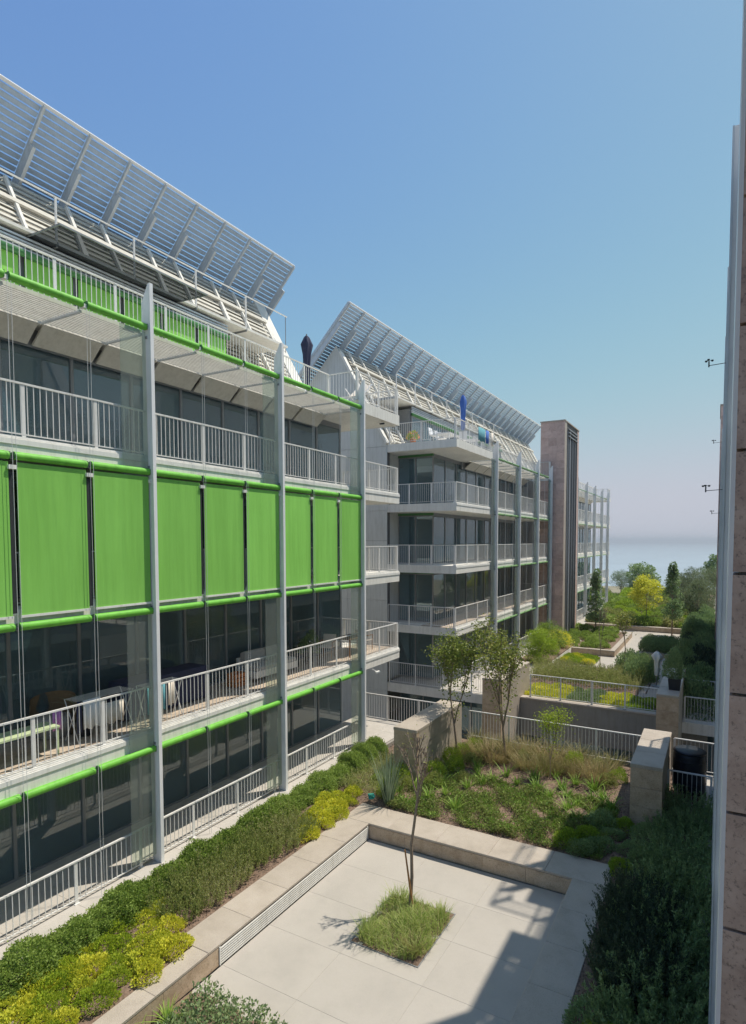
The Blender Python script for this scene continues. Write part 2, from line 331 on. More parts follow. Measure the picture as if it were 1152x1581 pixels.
# ------------------------------------------------------------------ the apartment blocks
ZF = {'T': 5.25, 2: 1.98, 1: -1.30, 0: -4.58, 'G': -7.8}
def apartment(label, left, Y0, Y1, fins, t0, t1, near_end=None, screens=False, dorm=None, detail=2, zbase=-12, perg=None, group='apartment blocks along the planted courtyards', roof_end=None, has_roof=True):
    sg = -1 if left else 1; xe = -11.9 if left else .2; fo_ = -.2 if left else -.13; ft_ = 5.95 if left else 5.62
    X = lambda u: xe + sg * u
    g0 = Y0 + 1.65 if near_end else Y0                               # glass starts here
    g1 = Y1 - 1.3
    root = empty('apartment_building', (X(6), (Y0 + Y1) / 2, zbase), label, 'building', group)
    # core and roof
    bx('core_wall', root, X(8), X(14), Y0, Y1, zbase, 5.15, M['wallpanel'])
    m = MB(); poly = [(X(4.1), 5.26), (X(7.35), 10.95), (X(12.9), 5.26)]
    YR = roof_end or Y1
    if has_roof: m.prism(poly if left else poly[::-1], Y0 + .02, YR - .02); roof = m.build('roof', M['fascia'], root)
    if roof_end: bx('link_wall', root, X(2.3), X(8), Y1 + .01, Y1 + 5.7, -8, 5.24, M['wallpanel'])
    # floor slabs
    for k, z in ZF.items():
        if k == 'G': continue
        th = .42
        if k == 'T':
            m = MB(); m.box(X(1.5), X(8), t0, t1, z - th, z)
            if t0 > Y0: m.box(X(0), X(8), Y0, t0 - .001, z - th, z)
            if t1 < Y1: m.box(X(0 if left else .4), X(8), t1 + .001, Y1, z - th, z)
            m.build('floor_slab', M['slab'], root)
        else:
            bx('floor_slab', root, X(.0), X(8), Y0, Y1, z - th, z, M['slab'])
            if detail > 1:
                bx('deck_kerb', root, X(.02), X(.16), Y0 + .02, Y1 - .02, z + .001, z + .035, M['white'])
                bx('edge_trim', root, X(-.022), X(-.001), Y0, Y1, z - .13, z - .03, M['white'])
                if k == 0:
                    for j in range(8): bx('deck_board', root, X(.18 + j * .24), X(.18 + j * .24 + .232), Y0 + .05, Y1 - .05, z + .001, z + .02, M['deck'])
    # interior: back wall, floors are the slabs, partitions
    for k in (2, 1, 0, 'G'):
        z = ZF[k]; top = z + 2.86
        bx('room_wall', root, X(7.6), X(7.98), g0, g1, z + .002, top - .002, M['room'])
        if detail > 1:
            y = g0 + 4.7
            while y < g1 - 1:
                bx('room_wall', root, X(2.4), X(7.59), y, y + .15, z + .002, top - .002, M['room']); y += 4.65 if k != 1 else 9.3
        bx('window_head', root, X(2.06), X(2.22), g0, g1, top - .14, top - .001, M['grey'])
        n = int((g1 - g0) / 1.55); w = (g1 - g0) / n
        for i in range(n):
            window(root, X(2.13), g0 + i * w, z + .001, w, 2.72)
            if detail > 1 and random.random() < (.45 if k != 'G' else .2):
                a = g0 + i * w + random.choice((.1, .1, .7)); curtain(root, X(2.45), a, min(a + random.uniform(.5, 1.4), g1 - .1), z + .05, top - .16, M['curtain'])
        # far end glass
        if g1 < Y1 and detail > 1:
            for i in range(2): window(root, g1 + .06, min(X(2.2), X(4.2)) + i * 1.0, z + .001, 1.0, 2.72, 'x')
    # near end: recess with end glazing (faces the gap)
    if near_end:
        for k in (2, 1, 0, 'G'):
            z = ZF[k]; x0 = min(X(2.08), X(4.25)); wd = abs(X(4.25) - X(2.08))
            for i in range(2): window(root, g0 - .06, x0 + i * wd / 2, z + .001, wd / 2, 2.72, 'x')
            bx('window_head', root, X(2.06), X(4.3), g0 - .14, g0 - .002, z + 2.72, z + 2.86, M['dgreen'])
            if detail > 1:
                bx('curtain', root, X(3.5), X(4.2), g0 + .35, g0 + .38, z + .02, z + 2.7, M['curtain'])
            bx('return_wall', root, X(4.26), X(4.4), Y0 + .02, g0, z + .001, z + 2.855, M['wallpanel'])
        # gable wall panels
        z = zbase
        rows = [-12, -9.9, -8.35, -6.6, -4.95, -3.3, -1.65, 0, 1.65, 3.3, 5.15]
        for a, b in zip(rows[:-1], rows[1:]):
            for j in range(4):
                bx('wall_panel', root, X(4.1 + .006 + j * 2.6), X(4.1 + j * 2.6 + 2.594), Y0 - .06, Y0 + .0, a + .006, b - .006, M['wallpanel'])
        bx('gable_backing', root, X(4.12), X(14.4), Y0 + .001, Y0 + .3, zbase, 5.14, M['joint'])
        m = MB(); gp = [(X(4.1), 5.16), (X(7.42), 11.05), (X(13.2), 5.16)]
        m.prism(gp if left else gp[::-1], Y0 - .06, Y0 - .001); m.build('gable_wall', M['wallpanel'], root)
        m = MB(); m.bar((X(4.07), Y0 - .03, 5.3), (X(7.1), Y0 - .03, 10.65), .30, .12, up=(sg * -.87, 0, .5)); m.build('roof_verge', M['slab'], root)
    if has_roof: m = MB(); m.bar((X(4.07), YR - .3, 5.3), (X(7.4), Y1 - .3, 11.1), .7, .14, up=(sg * -.87, 0, .5)); m.build('roof_verge', M['slab'], root)
    # fins
    for fy in fins:
        m = MB(); poly = [(X(.09), -7.8), (X(fo_), -7.8), (X(fo_), ft_), (X(fo_ + .06), ft_), (X(.09), ft_ - .42)]
        m.prism(poly if not left else poly, fy - .03, fy + .03)
        fo = m.build('fin', M['fin'], root)
        bx('fin_edge', fo, X(fo_ - .026), X(fo_ - .001), fy - .045, fy + .045, -7.8, ft_, M['edge'] if left else M['alu'])
        if detail > 1:
            for z in (4.7, 1.7, -1.6, -4.9): bx('fin_clamp', fo, X(-.1), X(-.04), fy - .05, fy - .031, z, z + .06, M['grey'])
            bx('fin_glass', fo, X(-.07), X(-.055), fy - .72, fy - .06, -7.6, 4.85, M['fin_glass'])
    # tubes, cables, brise soleil
    mods = []
    y = t0
    fy0 = fins[0]; k0 = math.ceil((t0 - fy0) / 1.55 - 1e-6); y = fy0 + k0 * 1.55
    while y + 1.5 < t1 + .02: mods.append(y); y += 1.55
    for z in (4.97, 1.62, -1.66, -5.0):
        for y in (mods if left else []):
            m = MB(); rr_ = .08 if screens else (.065 if detail > 1 else .04); m.tube((X(-.06), y + .05, z), (X(-.06), y + 1.5, z), rr_, n=14, cap=False)
            tb = m.build('screen_roller', M['green'] if screens else M['dgreen2'], root, True)
            for ye_ in (y + .035, y + 1.5): bx('end_cap', tb, X(-.06) - rr_ * .8, X(-.06) + rr_ * .8, ye_, ye_ + .015, z - rr_ * .8, z + rr_ * .8, M['dgreen'])
            if detail > 1: bx('roller_bracket', tb, X(-.1), X(.05), y - .035, y + .035, z - .08, z - .0, M['white'] if z == 4.97 else M['dark'])
    for y in mods:
        for dy in ((-.035, .035) if left else ()):
            m = MB(); m.tube((X(-.19), y + dy, -7.8), (X(-.19), y + dy, 4.85), .0048, n=5); m.build('tie_cable', M['rail'], root)
        # sloping fascia panel and brise-soleil panel between brackets
        m = MB(); a0, a1 = y + .05, y + 1.48
        m.quadbox([(X(1.5), a0, 4.86), (X(1.5), a1, 4.86), (X(1.95), a1, 4.47), (X(1.95), a0, 4.47), (X(1.46), a0, 4.82), (X(1.46), a1, 4.82), (X(1.91), a1, 4.43), (X(1.91), a0, 4.43)])
        m.build('fascia_panel', M['fascia'], root)
        br = bx('louvre_bracket', root, X(0.06 if left else .34), X(1.49), y - .025, y + .03, 4.82, 4.875, M['alu'])
        if left:
            for j in range(14 if detail > 1 else 8):
                u = .12 + 1.34 * j / (14 if detail > 1 else 8)
                bx('louvre_slat', root, X(u), X(u + .04), y + .04, y + 1.51, 4.85, 4.935, M['white'])
        else:                                                       # boards added to shape the shadow edge, slots cast paired light spots
            yy = y + .002
            for a_, b_ in ((0, .38), (.50, .62), (.74, 1.545)): bx('shadow_board', root, X(.60), X(.72), y + a_, y + b_, 4.88, 4.93, M['white'])
            bx('shadow_board', root, X(.33), X(.599), y, y + 1.548, 4.88, 4.93, M['white']); bx('shadow_board', root, X(.721), X(1.49), y, y + 1.548, 4.88, 4.93, M['white'])
    bx('fascia_back', root, X(1.96), X(2.05), t0, t1, 4.42, 4.82, M['grey'])
    # green drop screens on level one
    if screens:
        for y in mods:
            last = any(abs(y + 1.55 - f) < .05 for f in fins)
            w = 1.40
            sm = bx('drop_screen', root, X(-.075), X(-.07), y + .09, y + .09 + w, -1.44, 1.50, M['screen'])
            bx('screen_bottom_bar', root, X(-.095), X(-.06), y + .08, y + .1 + w, -1.49, -1.442, M['white'])
            bx('screen_side_post', root, X(-.03), X(-.01), y - .06, y + .05, -1.4, 1.35, M['dark'])
            bx('screen_bracket', root, X(-.13), X(-.02), y - .075, y + .065, 1.36, 1.44, M['white'])
    # railings on the floors
    for k in (2, 1, 0):
        railing(root, (X(.06), Y0 + .06), (X(.06), Y1 - .06), ZF[k], 1.07, 'balcony_railing')
        if detail > 1:
            railing(root, (X(.14), Y1 - .06), (X(4.1), Y1 - .06), ZF[k], 1.07, 'balcony_railing')
        if near_end: railing(root, (X(.14), Y0 + .06), (X(4.1), Y0 + .06), ZF[k], 1.07, 'balcony_railing')
    # roof terrace railing set back along the louvres, full width on the open end slabs
    z = ZF['T']
    railing(root, (X(1.3), t0 + .1), (X(1.3), t1 - .1), z, 1.07, 'terrace_railing')
    if t1 < Y1:
        railing(root, (X(1.36), t1 - .08), (X(.06), t1 - .08), z, 1.07, 'terrace_railing')
        railing(root, (X(.06), t1 + .03), (X(.06), Y1 - .06), z, 1.07, 'terrace_railing')
        railing(root, (X(.14), Y1 - .06), (X(4.0), Y1 - .06), z, 1.07, 'terrace_railing')
    if t0 > Y0:
        railing(root, (X(1.24), t0 + .04), (X(.06), t0 + .04), z, 1.07, 'terrace_railing')
        railing(root, (X(.06), Y0 + .06), (X(.06), t0 - .03), z, 1.07, 'terrace_railing')
        railing(root, (X(.14), Y0 + .06), (X(4.0), Y0 + .06), z, 1.07, 'terrace_railing')
    # sloping roof front: frames and slats; dormer with plate (walkway) and its railing
    def S(s, off=0):                                                # point on the slope, s metres up it
        return (X(4.1 + .493 * s - off * .87), 5.26 + .870 * s + off * .493)
    if detail and has_roof:
        ns = 26; yA, yB = Y0 + .35, YR - .75
        for j in range(ns):
            s = .25 + j * .24; a = S(s, .10); b = S(s + .17, .06); m = MB()
            m.quadbox([(a[0], yA, a[1]), (a[0], yB, a[1]), (b[0], yB, b[1]), (b[0], yA, b[1]), (a[0] - sg * .015, yA, a[1] + .012), (a[0] - sg * .015, yB, a[1] + .012), (b[0] - sg * .015, yB, b[1] + .012), (b[0] - sg * .015, yA, b[1] + .012)])
            m.build('roof_slat', M['fascia'], root)
        y = yA; i = 0
        while y < yB:
            for dy in ((0, .32) if i % 2 == 0 else (0,)):
                a = S(.1, .17); b = S(6.35, .17); m = MB(); m.bar((a[0], y + dy, a[1]), (b[0], y + dy + (.35 if i % 2 == 0 and dy == 0 else 0), b[1]), .09, .1, up=(sg * -.87, 0, .5)); m.build('roof_frame', M['slab'], root)
            y += 1.55; i += 1
        for s in (3.4, 5.35):
            a = S(s, .2); m = MB(); m.bar((a[0], yA, a[1]), (a[0], yB, a[1]), .16, .08, up=(sg * -.87, 0, .5)); m.build('roof_rail', M['fascia'], root)
    if dorm:
        d0, d1, p0, p1 = dorm
        m = MB(); poly = [(X(4.1), 5.27), (X(4.1), 7.7), (X(5.45), 7.7)]
        m.prism(poly[::-1] if left else poly, d0, d1); m.build('dormer', M['grey'], root)
        n = round((d1 - d0) / 1.5); w = (d1 - d0) / n
        for i in range(n):
            a = d0 + i * w
            if screens:
                bx('terrace_screen', root, X(3.99), X(4.0), a + .08, a + w - .08, 5.3, 7.28, M['screen'])
            else:
                window(root, X(4.0), a, 5.28, w, 2.0)
        m = MB(); m.tube((X(3.93), d0, 7.36), (X(3.93), d1, 7.36), .09, n=10); m.build('screen_box', M['dgreen'], root, True)
        for i in range(4): bx('dormer_louvre', root, X(3.96), X(4.02), d0, d1, 7.46 + i * .1, 7.51 + i * .1, M['alu'])
        n = round((p1 - p0) / 2.3); w = (p1 - p0) / n
        for i in range(n):
            bx('walkway_plate', root, X(3.85), X(5.5), p0 + i * w + .02, p0 + (i + 1) * w - .02, 7.92, 8.0, M['slab'])
            bx('walkway_bearer', root, X(3.87), X(5.4), p0 + i * w - .018, p0 + i * w + .018, 7.86, 7.98, M['grey'])
            m = MB(); m.bar((X(3.9), p0 + i * w, 8.0), (X(3.9), p0 + i * w, 9.17), .045, .045); pst = m.build('walkway_post', M['rail'], root)
            if False: bx('glass_panel', root, X(3.895), X(3.905), p0 + (i - 1) * w + .06, p0 + i * w - .06, 8.08, 9.1, M['rail_glass'])
        m = MB(); m.bar((X(3.9), p0, 9.18), (X(3.9), p1, 9.18), .04, .03); m.build('walkway_handrail', M['rail'], root)
    # louvred solar screen leaning over the ridge
    if perg:
        q0, q1, per_bay = perg
        bay = 1.52; nb = round((q1 - q0) / bay); bay = (q1 - q0) / nb
        dx, dz = -sg * -.7071, -.7071                                 # going down the plane: inward and down
        T = lambda s, off=0: (X(6.1 + .7071 * s + off * .7071 * 1), 13.0 - .7071 * s + off * -(-.7071))
        # T: off>0 raises above plane
        def TP(s, off): return (X(6.1 + .7071 * s + .7071 * off), 13.0 - .7071 * s + .7071 * off)
        ps = empty_part('solar_screen', root, (X(8.2), (q0 + q1) / 2, 10.9))
        nsl = 28
        for j in range(nsl):
            s0 = .10 + j * .192; s1 = s0 + .155
            spans = [(q0 + i * bay + .04, q0 + (i + 1) * bay - .04) for i in range(nb)] if per_bay else [(q0, q1)]
            for ya, yb in spans:
                if per_bay and yb < 7.6: continue
                a = TP(s0, 0); b = TP(s1, .03); c = TP(s1, .05); d = TP(s0, .02); m = MB()
                m.quadbox([(a[0], ya, a[1]), (a[0], yb, a[1]), (b[0], yb, b[1]), (b[0], ya, b[1]), (d[0], ya, d[1]), (d[0], yb, d[1]), (c[0], yb, c[1]), (c[0], ya, c[1])])
                m.build('slat', M['blue_alu'], ps)
        for i in range(nb + 1):
            y = q0 + i * bay
            a = TP(0, -.06); b = TP(6.6, -.06); m = MB(); m.bar((a[0], y, a[1]), (b[0], y, b[1]), .07, .12, up=(sg * .7, 0, .7)); m.build('rib', M['alu'], ps)
            a = TP(1.15, -.22); b = TP(4.6, -.26); m = MB(); m.bar((a[0], y + .02, a[1]), (b[0], y + .02, b[1]), .10, .26, up=(sg * .7, 0, .7)); m.build('bracket', M['alu'], ps)
        for s, wd in ((0, .10), (4.7, .06)):
            a = TP(s, .0 if s == 0 else -.14); m = MB(); m.bar((a[0], q0 - .05, a[1]), (a[0], q1 + .05, a[1]), wd, wd, up=(sg * .7, 0, .7)); m.build('edge_beam' if s == 0 else 'purlin', M['edge'] if s == 0 else M['alu'], ps)
        for y in (q0 - .05, q1 + .05):
            a = TP(0, 0); b = TP(6.6, 0); m = MB(); m.bar((a[0], y, a[1]), (b[0], y, b[1]), .06, .14, up=(sg * .7, 0, .7)); m.build('edge_beam', M['alu'], ps)
    return root
def empty_part(name, parent, loc):
    o = bpy.data.objects.new(name, None); o.empty_display_size = .2; link(o, parent, loc); return o

# ------------------------------------------------------------------ setting: sea, land, podiums
m = MB(); m.v = [Vector(p) for p in ((-40000, 230, -25), (40000, 230, -25), (40000, 50000, -25), (-40000, 50000, -25))]; m.f = [(0, 1, 2, 3)]
structure(m.build('sea', M['sea']))
m = MB(); gx = [-400, -60, -16, 0, 30, 400]; gy = [-60, 82, 100, 130, 175, 240]; gz = [-12.2, -12.2, -9.2, -9.6, -15, -25.5]
k = 0
for y, z in zip(gy, gz):
    for x in gx: m.v.append(Vector((x, y, z)))
for j in range(5):
    for i in range(5): a = j * 6 + i; m.f.append((a, a + 1, a + 7, a + 6))
structure(m.build('ground', M['land']))

# courtyard podium
def sbox(name, *a): return structure(bx(name, None, *a))
sbox('podium', -11.0, -.2, -4, 21.75, -12.1, -8.55, M['concrete'])
sbox('terrace', -14.1, -11.02, -4, 21.8, -12.1, -7.84, M['concrete'])
sbox('terrace_right', -.18, 3.0, 3.95, 21.8, -12.1, -7.84, M['concrete'])
pv = structure(MB_ := bx('paving', None, -14.0, -11.03, -3.9, 21.7, -7.84, -7.836, M['joint']))
def paving(name, x0, x1, y0, y1, z, th, nx, ny, mat, gap=.006, pieces='paving_slab', skip=None):
    base = structure(bx(name, None, x0, x1, y0, y1, z - th - .02, z - .006, M['pale_joint'])); WLs = WL[base.name]
    dx = (x1 - x0) / nx; dy = (y1 - y0) / ny
    me = slabmesh(dx - gap, dy - gap, th, .003, mat)
    s = base.scale
    for i in range(nx):
        for j in range(ny):
            cx, cy = x0 + (i + .5) * dx, y0 + (j + .5) * dy
            if skip and skip(cx, cy, dx, dy): continue
            o = bpy.data.objects.new(pieces, me); C.objects.link(o)
            o.parent = base; o.matrix_parent_inverse = Matrix.Diagonal((1 / s[0], 1 / s[1], 1 / s[2], 1)) @ Matrix.Translation(-WLs)
            o.location = (cx, cy, z - th)
    return base
bpy.data.objects.remove(pv)
paving('terrace_paving', -14.0, -11.12, 3.5, 21.7, -7.8, .03, 3, 14, M['terr'])
paving('right_terrace_paving', -.15, 2.9, 12, 21.7, -7.8, .03, 3, 8, M['terr'])

# ------------------------------------------------------------------ near, left and right buildings
FA = [4.75, 9.4, 14.05, 18.7]
A = apartment('nearest long apartment block, green drop screens pulled down along its middle balcony', True, -1.0, 21.8, FA, -1, 18.66, None, True, (6.0, 16.05, 0.2, 19.3), 2, perg=(5.0, 22.5, True))
FB = [33.75, 38.4, 42.95, 46.9]
B = apartment('middle apartment block beyond the gap, standing in front of the tall brown stone tower', True, 27.95, 47.25, FB, 33.4, 47.2, True, False, (30.6, 46.5, 28.6, 46.8), 2, perg=(27.3, 66.5, False), roof_end=66)
FC = [56.8, 61.3, 65.8, 70.3, 74.6]
Cb = apartment('farthest apartment block, pale balconies beyond the brown stone tower near the sea', True, 53.0, 76.8, FC, 53, 74.9, None, False, None, 1, has_roof=False)
D = apartment('nearest block across the courtyard seen edge-on at the right border', False, 4.0, 21.8, FA[1:], 4.0, 18.4, None, False, None, 0)
E_ = apartment('middle block on the right, behind the nearest row of upright fins', False, 27.95, 47.25, FB, 33.4, 47.2, None, False, None, 0)

# brown stone towers with coursed blocks and a glazed lift strip
def tower(label, x0, x1, y0, y1, ztop, side, strip=True):
    r = empty('stone_tower', ((x0 + x1) / 2, (y0 + y1) / 2, -8), label, 'tower', 'tall brown stone towers between blocks')
    bx('core', r, x0 + .05, x1 - .05, y0 + .05, y1 - .05, -9, ztop - .1, M['joint'])
    bx('coping', r, x0 - .04, x1 + .04, y0 - .04, y1 + .04, ztop - .09, ztop, M['stone'])
    z = -8.0; k = 0
    while z < ztop - .15:
        h = min(.6, ztop - .1 - z); xs = np.linspace(x0, x1, 3 if k % 2 else 4)
        for a, b in zip(xs[:-1], xs[1:]): bx('stone_block', r, a + .004, b - .004, y0, y0 + .049, z + .004, z + h - .004, M['brown'])
        z += h; k += 1
    if side:
        xf = x1 if side > 0 else x0; i0, i1 = (xf - .05, xf) if side > 0 else (xf, xf + .05)
        bx('side_pier', r, i0, i1 + .0, y0 + .05, y0 + .75, -8, ztop - .1, M['stone'])
        bx('side_pier', r, i0, i1 + .0, y1 - .6, y1 - .01, -8, ztop - .1, M['brown'])
        lift = bx('lift_glass', r, xf - .035, xf - .02, y0 + .76, y1 - .61, -8, ztop - .5, M['dark'])
        for j, y in enumerate(np.linspace(y0 + .95, y1 - .8, 5)):
            m = MB(); m.box(xf - .01, xf + .04, y - .03, y + .03, -8, ztop - .6); m.build('lift_rail', M['edge'] if j in (1,) else M['grey'], r)
        for z in (ztop - 1.2, ztop - .9, ztop - .65): bx('lift_gear', r, xf + .005, xf + .12, y0 + 1.0, y1 - .9, z, z + .08, M['grey'])
    return r
tower('tall brown stone tower with a glazed lift strip, left of the sea view', -12.8, -10.87, 47.3, 52.6, 9.6, 1)
tower('brown stone tower peeking out left of the fins at the right border', -.04, 3.5, 47.3, 52.6, 9.6, 0)

# near stone pier at the right picture edge
r = empty('stone_pier', (1.0, 3.4, -9), 'dark brown stone wall with thin open joints filling the right border', 'wall')
z = -9.36 + .6 * 0; k = 0
zs = [(-.16 + .6 * i) for i in range(-16, 16)]
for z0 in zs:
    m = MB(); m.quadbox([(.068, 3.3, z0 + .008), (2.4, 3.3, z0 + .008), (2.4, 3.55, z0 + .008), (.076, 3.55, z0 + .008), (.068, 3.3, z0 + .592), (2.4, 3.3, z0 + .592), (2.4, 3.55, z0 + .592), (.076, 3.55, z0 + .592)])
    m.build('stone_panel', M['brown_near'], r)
bx('backing', r, .10, 2.4, 3.34, 3.9, -9.8, 9.5, M['joint'])
m = MB(); m.quadbox([(.052, 3.55, -9.8), (.10, 3.55, -9.8), (.10, 3.93, -9.8), (.052, 3.93, -9.8), (.052, 3.55, 9.5), (.10, 3.55, 9.5), (.10, 3.93, 9.5), (.052, 3.93, 9.5)]); m.build('jamb', M['edge'], r)
bx('seam', r, .0665, .0675, 3.303, 3.31, -9.8, 9.5, M['edge'])

# cup anemometers on the fins at right
def anemometer(y, z, label):
    r = empty('anemometer', (-.17, y, z), label, 'wind gauge', 'small cup anemometers on the fins at right')
    m = MB(); m.tube((.04, y, z), (-.17, y, z - .01), .005, n=6); m.tube((-.17, y, z - .03), (-.17, y, z + .05), .009, n=8); m.build('arm', M['dark'], r)
    m = MB()
    for a in range(3):
        an = a * 2.094 + .4; c = (-.17 + .045 * math.cos(an), y + .045 * math.sin(an), z + .06)
        m.tube((-.17, y, z + .06), c, .003, n=5); m.lathe((c[0], c[1], c[2] - .014), [(.004, 0), (.014, .005), (.017, .014), (.016, .024)], 8)
    m.build('cups', M['dark'], r)
for y, z, l in ((9.4, 2.47, 'highest and largest cup anemometer on the fin at right'), (9.4, .72, 'lower large anemometer at right, on the nearest fin'),
                (18.7, 2.75, 'small anemometer at right, level with the far tower top'), (18.7, .78, 'smallest anemometer at right, close above the sea horizon')):
    anemometer(y, z, l)

# ------------------------------------------------------------------ courtyard floor, benches, soil
paving('courtyard_floor', -8.50, -2.87, 4.0, 13.78, -8.45, .03, 3, 7, M['floor'], .0025,
       skip=lambda x, y, dx, dy: False)
def bench(label, body, cops, group='stone benches round the sunken court'):
    x0, x1, y0, y1 = body
    r = empty('stone_bench', ((x0 + x1) / 2, (y0 + y1) / 2, -8.5), label, 'bench', group)
    bx('bench_core', r, x0 + .03, x1 - .03, y0 + .03, y1 - .03, -8.62, -8.055, M['concrete'])
    for c in cops:
        (a0, a1, b0, b1, n, ax) = c
        for i in range(n):
            if ax == 'x': w = (a1 - a0) / n; block('coping_slab', r, a0 + i * w + .0015, a0 + (i + 1) * w - .0015, b0, b1, -8.052, -8.0, M['stone'])
            else: w = (b1 - b0) / n; block('coping_slab', r, a0, a1, b0 + i * w + .0015, b0 + (i + 1) * w - .0015, -8.052, -8.0, M['stone'])
    return r
b1 = bench('cream stone bench across the far side of the court, before the shrub bed', (-9.37, -2.05, 13.8, 14.82), [(-9.37, -2.05, 13.8, 14.82, 5, 'x')])
for i in range(5):
    w = (8.52 - 2.85) / 5; bx('face_slab', b1, -8.52 + i * w + .003, -8.52 + (i + 1) * w - .003, 13.806, 13.829, -8.44, -8.066, M['stone_face'])
b2 = bench('long cream stone bench with a metal grille along its face, left side of the court', (-8.95, -8.52, 4.2, 13.795), [(-9.37, -8.52, 7.86, 13.795, 5, 'y'), (-8.95, -8.52, 4.2, 7.855, 3, 'y')])
bx('bench_core', b2, -9.34, -8.94, 7.9, 13.79, -8.5, -8.055, M['concrete'])
for i in range(3): bx('face_slab', b2, -8.549, -8.526, 4.2 + i * 1.31, 4.2 + (i + 1) * 1.31 - .006, -8.44, -8.066, M['stone_face'])
gr = bx('grille_back', b2, -8.545, -8.532, 8.15, 13.72, -8.44, -8.07, M['joint'])
for i in range(7): bx('grille_slat', b2, -8.531, -8.512, 8.16, 13.71, -8.43 + i * .051, -8.43 + i * .051 + .028, M['white'])
for y in (8.14, 13.72): bx('grille_end', b2, -8.535, -8.508, y, y + .03, -8.44, -8.067, M['white'])
b3 = bench('cream stone bench in shade along the right side of the court', (-2.85, -2.05, 3.9, 13.795), [(-2.85, -2.05, 3.9, 13.795, 8, 'y')])
for i in range(8): bx('face_slab', b3, -2.844, -2.821, 3.9 + i * 1.236, 3.9 + (i + 1) * 1.236 - .006, -8.44, -8.066, M['stone_face'])
b4 = bench('short stone kerb at the lower left corner beside the yellow shrubs', (-10.95, -8.96, 4.2, 5.15), [(-10.95, -8.96, 4.2, 5.15, 2, 'x')], 'stone benches round the sunken court')

def soil(name, rects, z, amp, step=.16):
    v = []; f = []
    for (x0, x1, y0, y1, dz) in rects:
        nx = max(2, int((x1 - x0) / step)); ny = max(2, int((y1 - y0) / step)); k = len(v)
        ph = rng.random(6) * 6
        for j in range(ny + 1):
            for i in range(nx + 1):
                x = x0 + (x1 - x0) * i / nx; y = y0 + (y1 - y0) * j / ny
                e = min(1, min(i, nx - i, j, ny - j) / 3)
                b = amp * (math.sin(x * 1.7 + ph[0]) * math.cos(y * 1.3 + ph[1]) * .5 + .5 + .3 * math.sin(x * 4.1 + y * 3.3 + ph[2])) * e + random.uniform(-.012, .012)
                v.append((x, y, z + dz + b))
        for j in range(ny):
            for i in range(nx): a = k + j * (nx + 1) + i; f.append((a, a + 1, a + nx + 2, a + nx + 1))
    o = bpy.data.objects.new(name, mkmesh(name, v, f, M['soil'], True)); link(o, None, (0, 0, 0)); return structure(o)
SOIL = -8.0
soil('soil', [(-11.1, -9.36, 5.15, 14.85, 0), (-9.4, -8.94, 5.15, 7.87, 0), (-11.1, -.18, 14.81, 21.7, 0), (-2.06, -.18, 3.9, 14.84, 0)], -8.02, .10)
soil('planter_soil', [(-6.62, -5.04, 9.98, 11.84, 0), (-8.50, -6.26, 4.05, 7.5, 0)], -8.445, .04)
r = empty('planter_edge', (-5.8, 10.9, -8.45), 'thin steel edging round the square grass planter in the court', 'edging')
for a in ((-6.63, -5.03, 9.965, 9.985), (-6.63, -5.03, 11.835, 11.855), (-6.64, -6.62, 9.965, 11.855), (-5.04, -5.02, 9.965, 11.855)): bx('edge_strip', r, *a, -8.449, -8.435, M['grey'])

# big stone blocks at the far side and their twins beyond the gap
def stoneblock(label, x0, x1, y0, y1, zt, zb, cap=.10, course=.55):
    r = empty('stone_pillar', ((x0 + x1) / 2, (y0 + y1) / 2, zb), label, 'stone pillar', 'large stone blocks flanking the beds')
    bx('core', r, x0 + .03, x1 - .03, y0 + .03, y1 - .03, zb, zt - cap, M['joint'])
    n = max(2, round((y1 - y0) / 1.25)); w = (y1 - y0) / n
    for i in range(n): block('cap_slab', r, x0 - .01, x1 + .01, y0 + i * w + (-.01 if i == 0 else .003), y0 + (i + 1) * w - .003, zt - cap, zt, M['stone'], .012)
    z = zt - cap
    while z > zb + .05:
        h = min(course, z - zb)
        block('face_stone', r, x0, x1, y0, y0 + .2, z - h + .004, z - .004, M['stone_face'], .006)
        for i in range(n):
            bx('side_stone', r, x1 - .028, x1 - .001, y0 + .205 + i * (w - .05), y0 + .2 + (i + 1) * (w - .05), z - h + .004, z - .004, M['stone'])
            bx('side_stone', r, x0 + .001, x0 + .028, y0 + .205 + i * (w - .05), y0 + .2 + (i + 1) * (w - .05), z - h + .004, z - .004, M['stone'])
        z -= h
    return r
stoneblock('sunlit stone block left of the shrub bed, its end face brown', -9.38, -8.53, 16.8, 20.6, -6.2, -8.2)
stoneblock('stone block right of the shrub bed beside the dark barrel', -2.0, -1.18, 17.15, 20.6, -6.2, -8.2)
stoneblock('tall stone pillar left of the farther planter, half hidden by a young tree', -9.32, -8.42, 25.0, 29.5, -6.25, -12)
stoneblock('tall stone pillar right of the farther planter with a potted conifer on top', -2.0, -1.2, 25.0, 30.5, -6.07, -12)

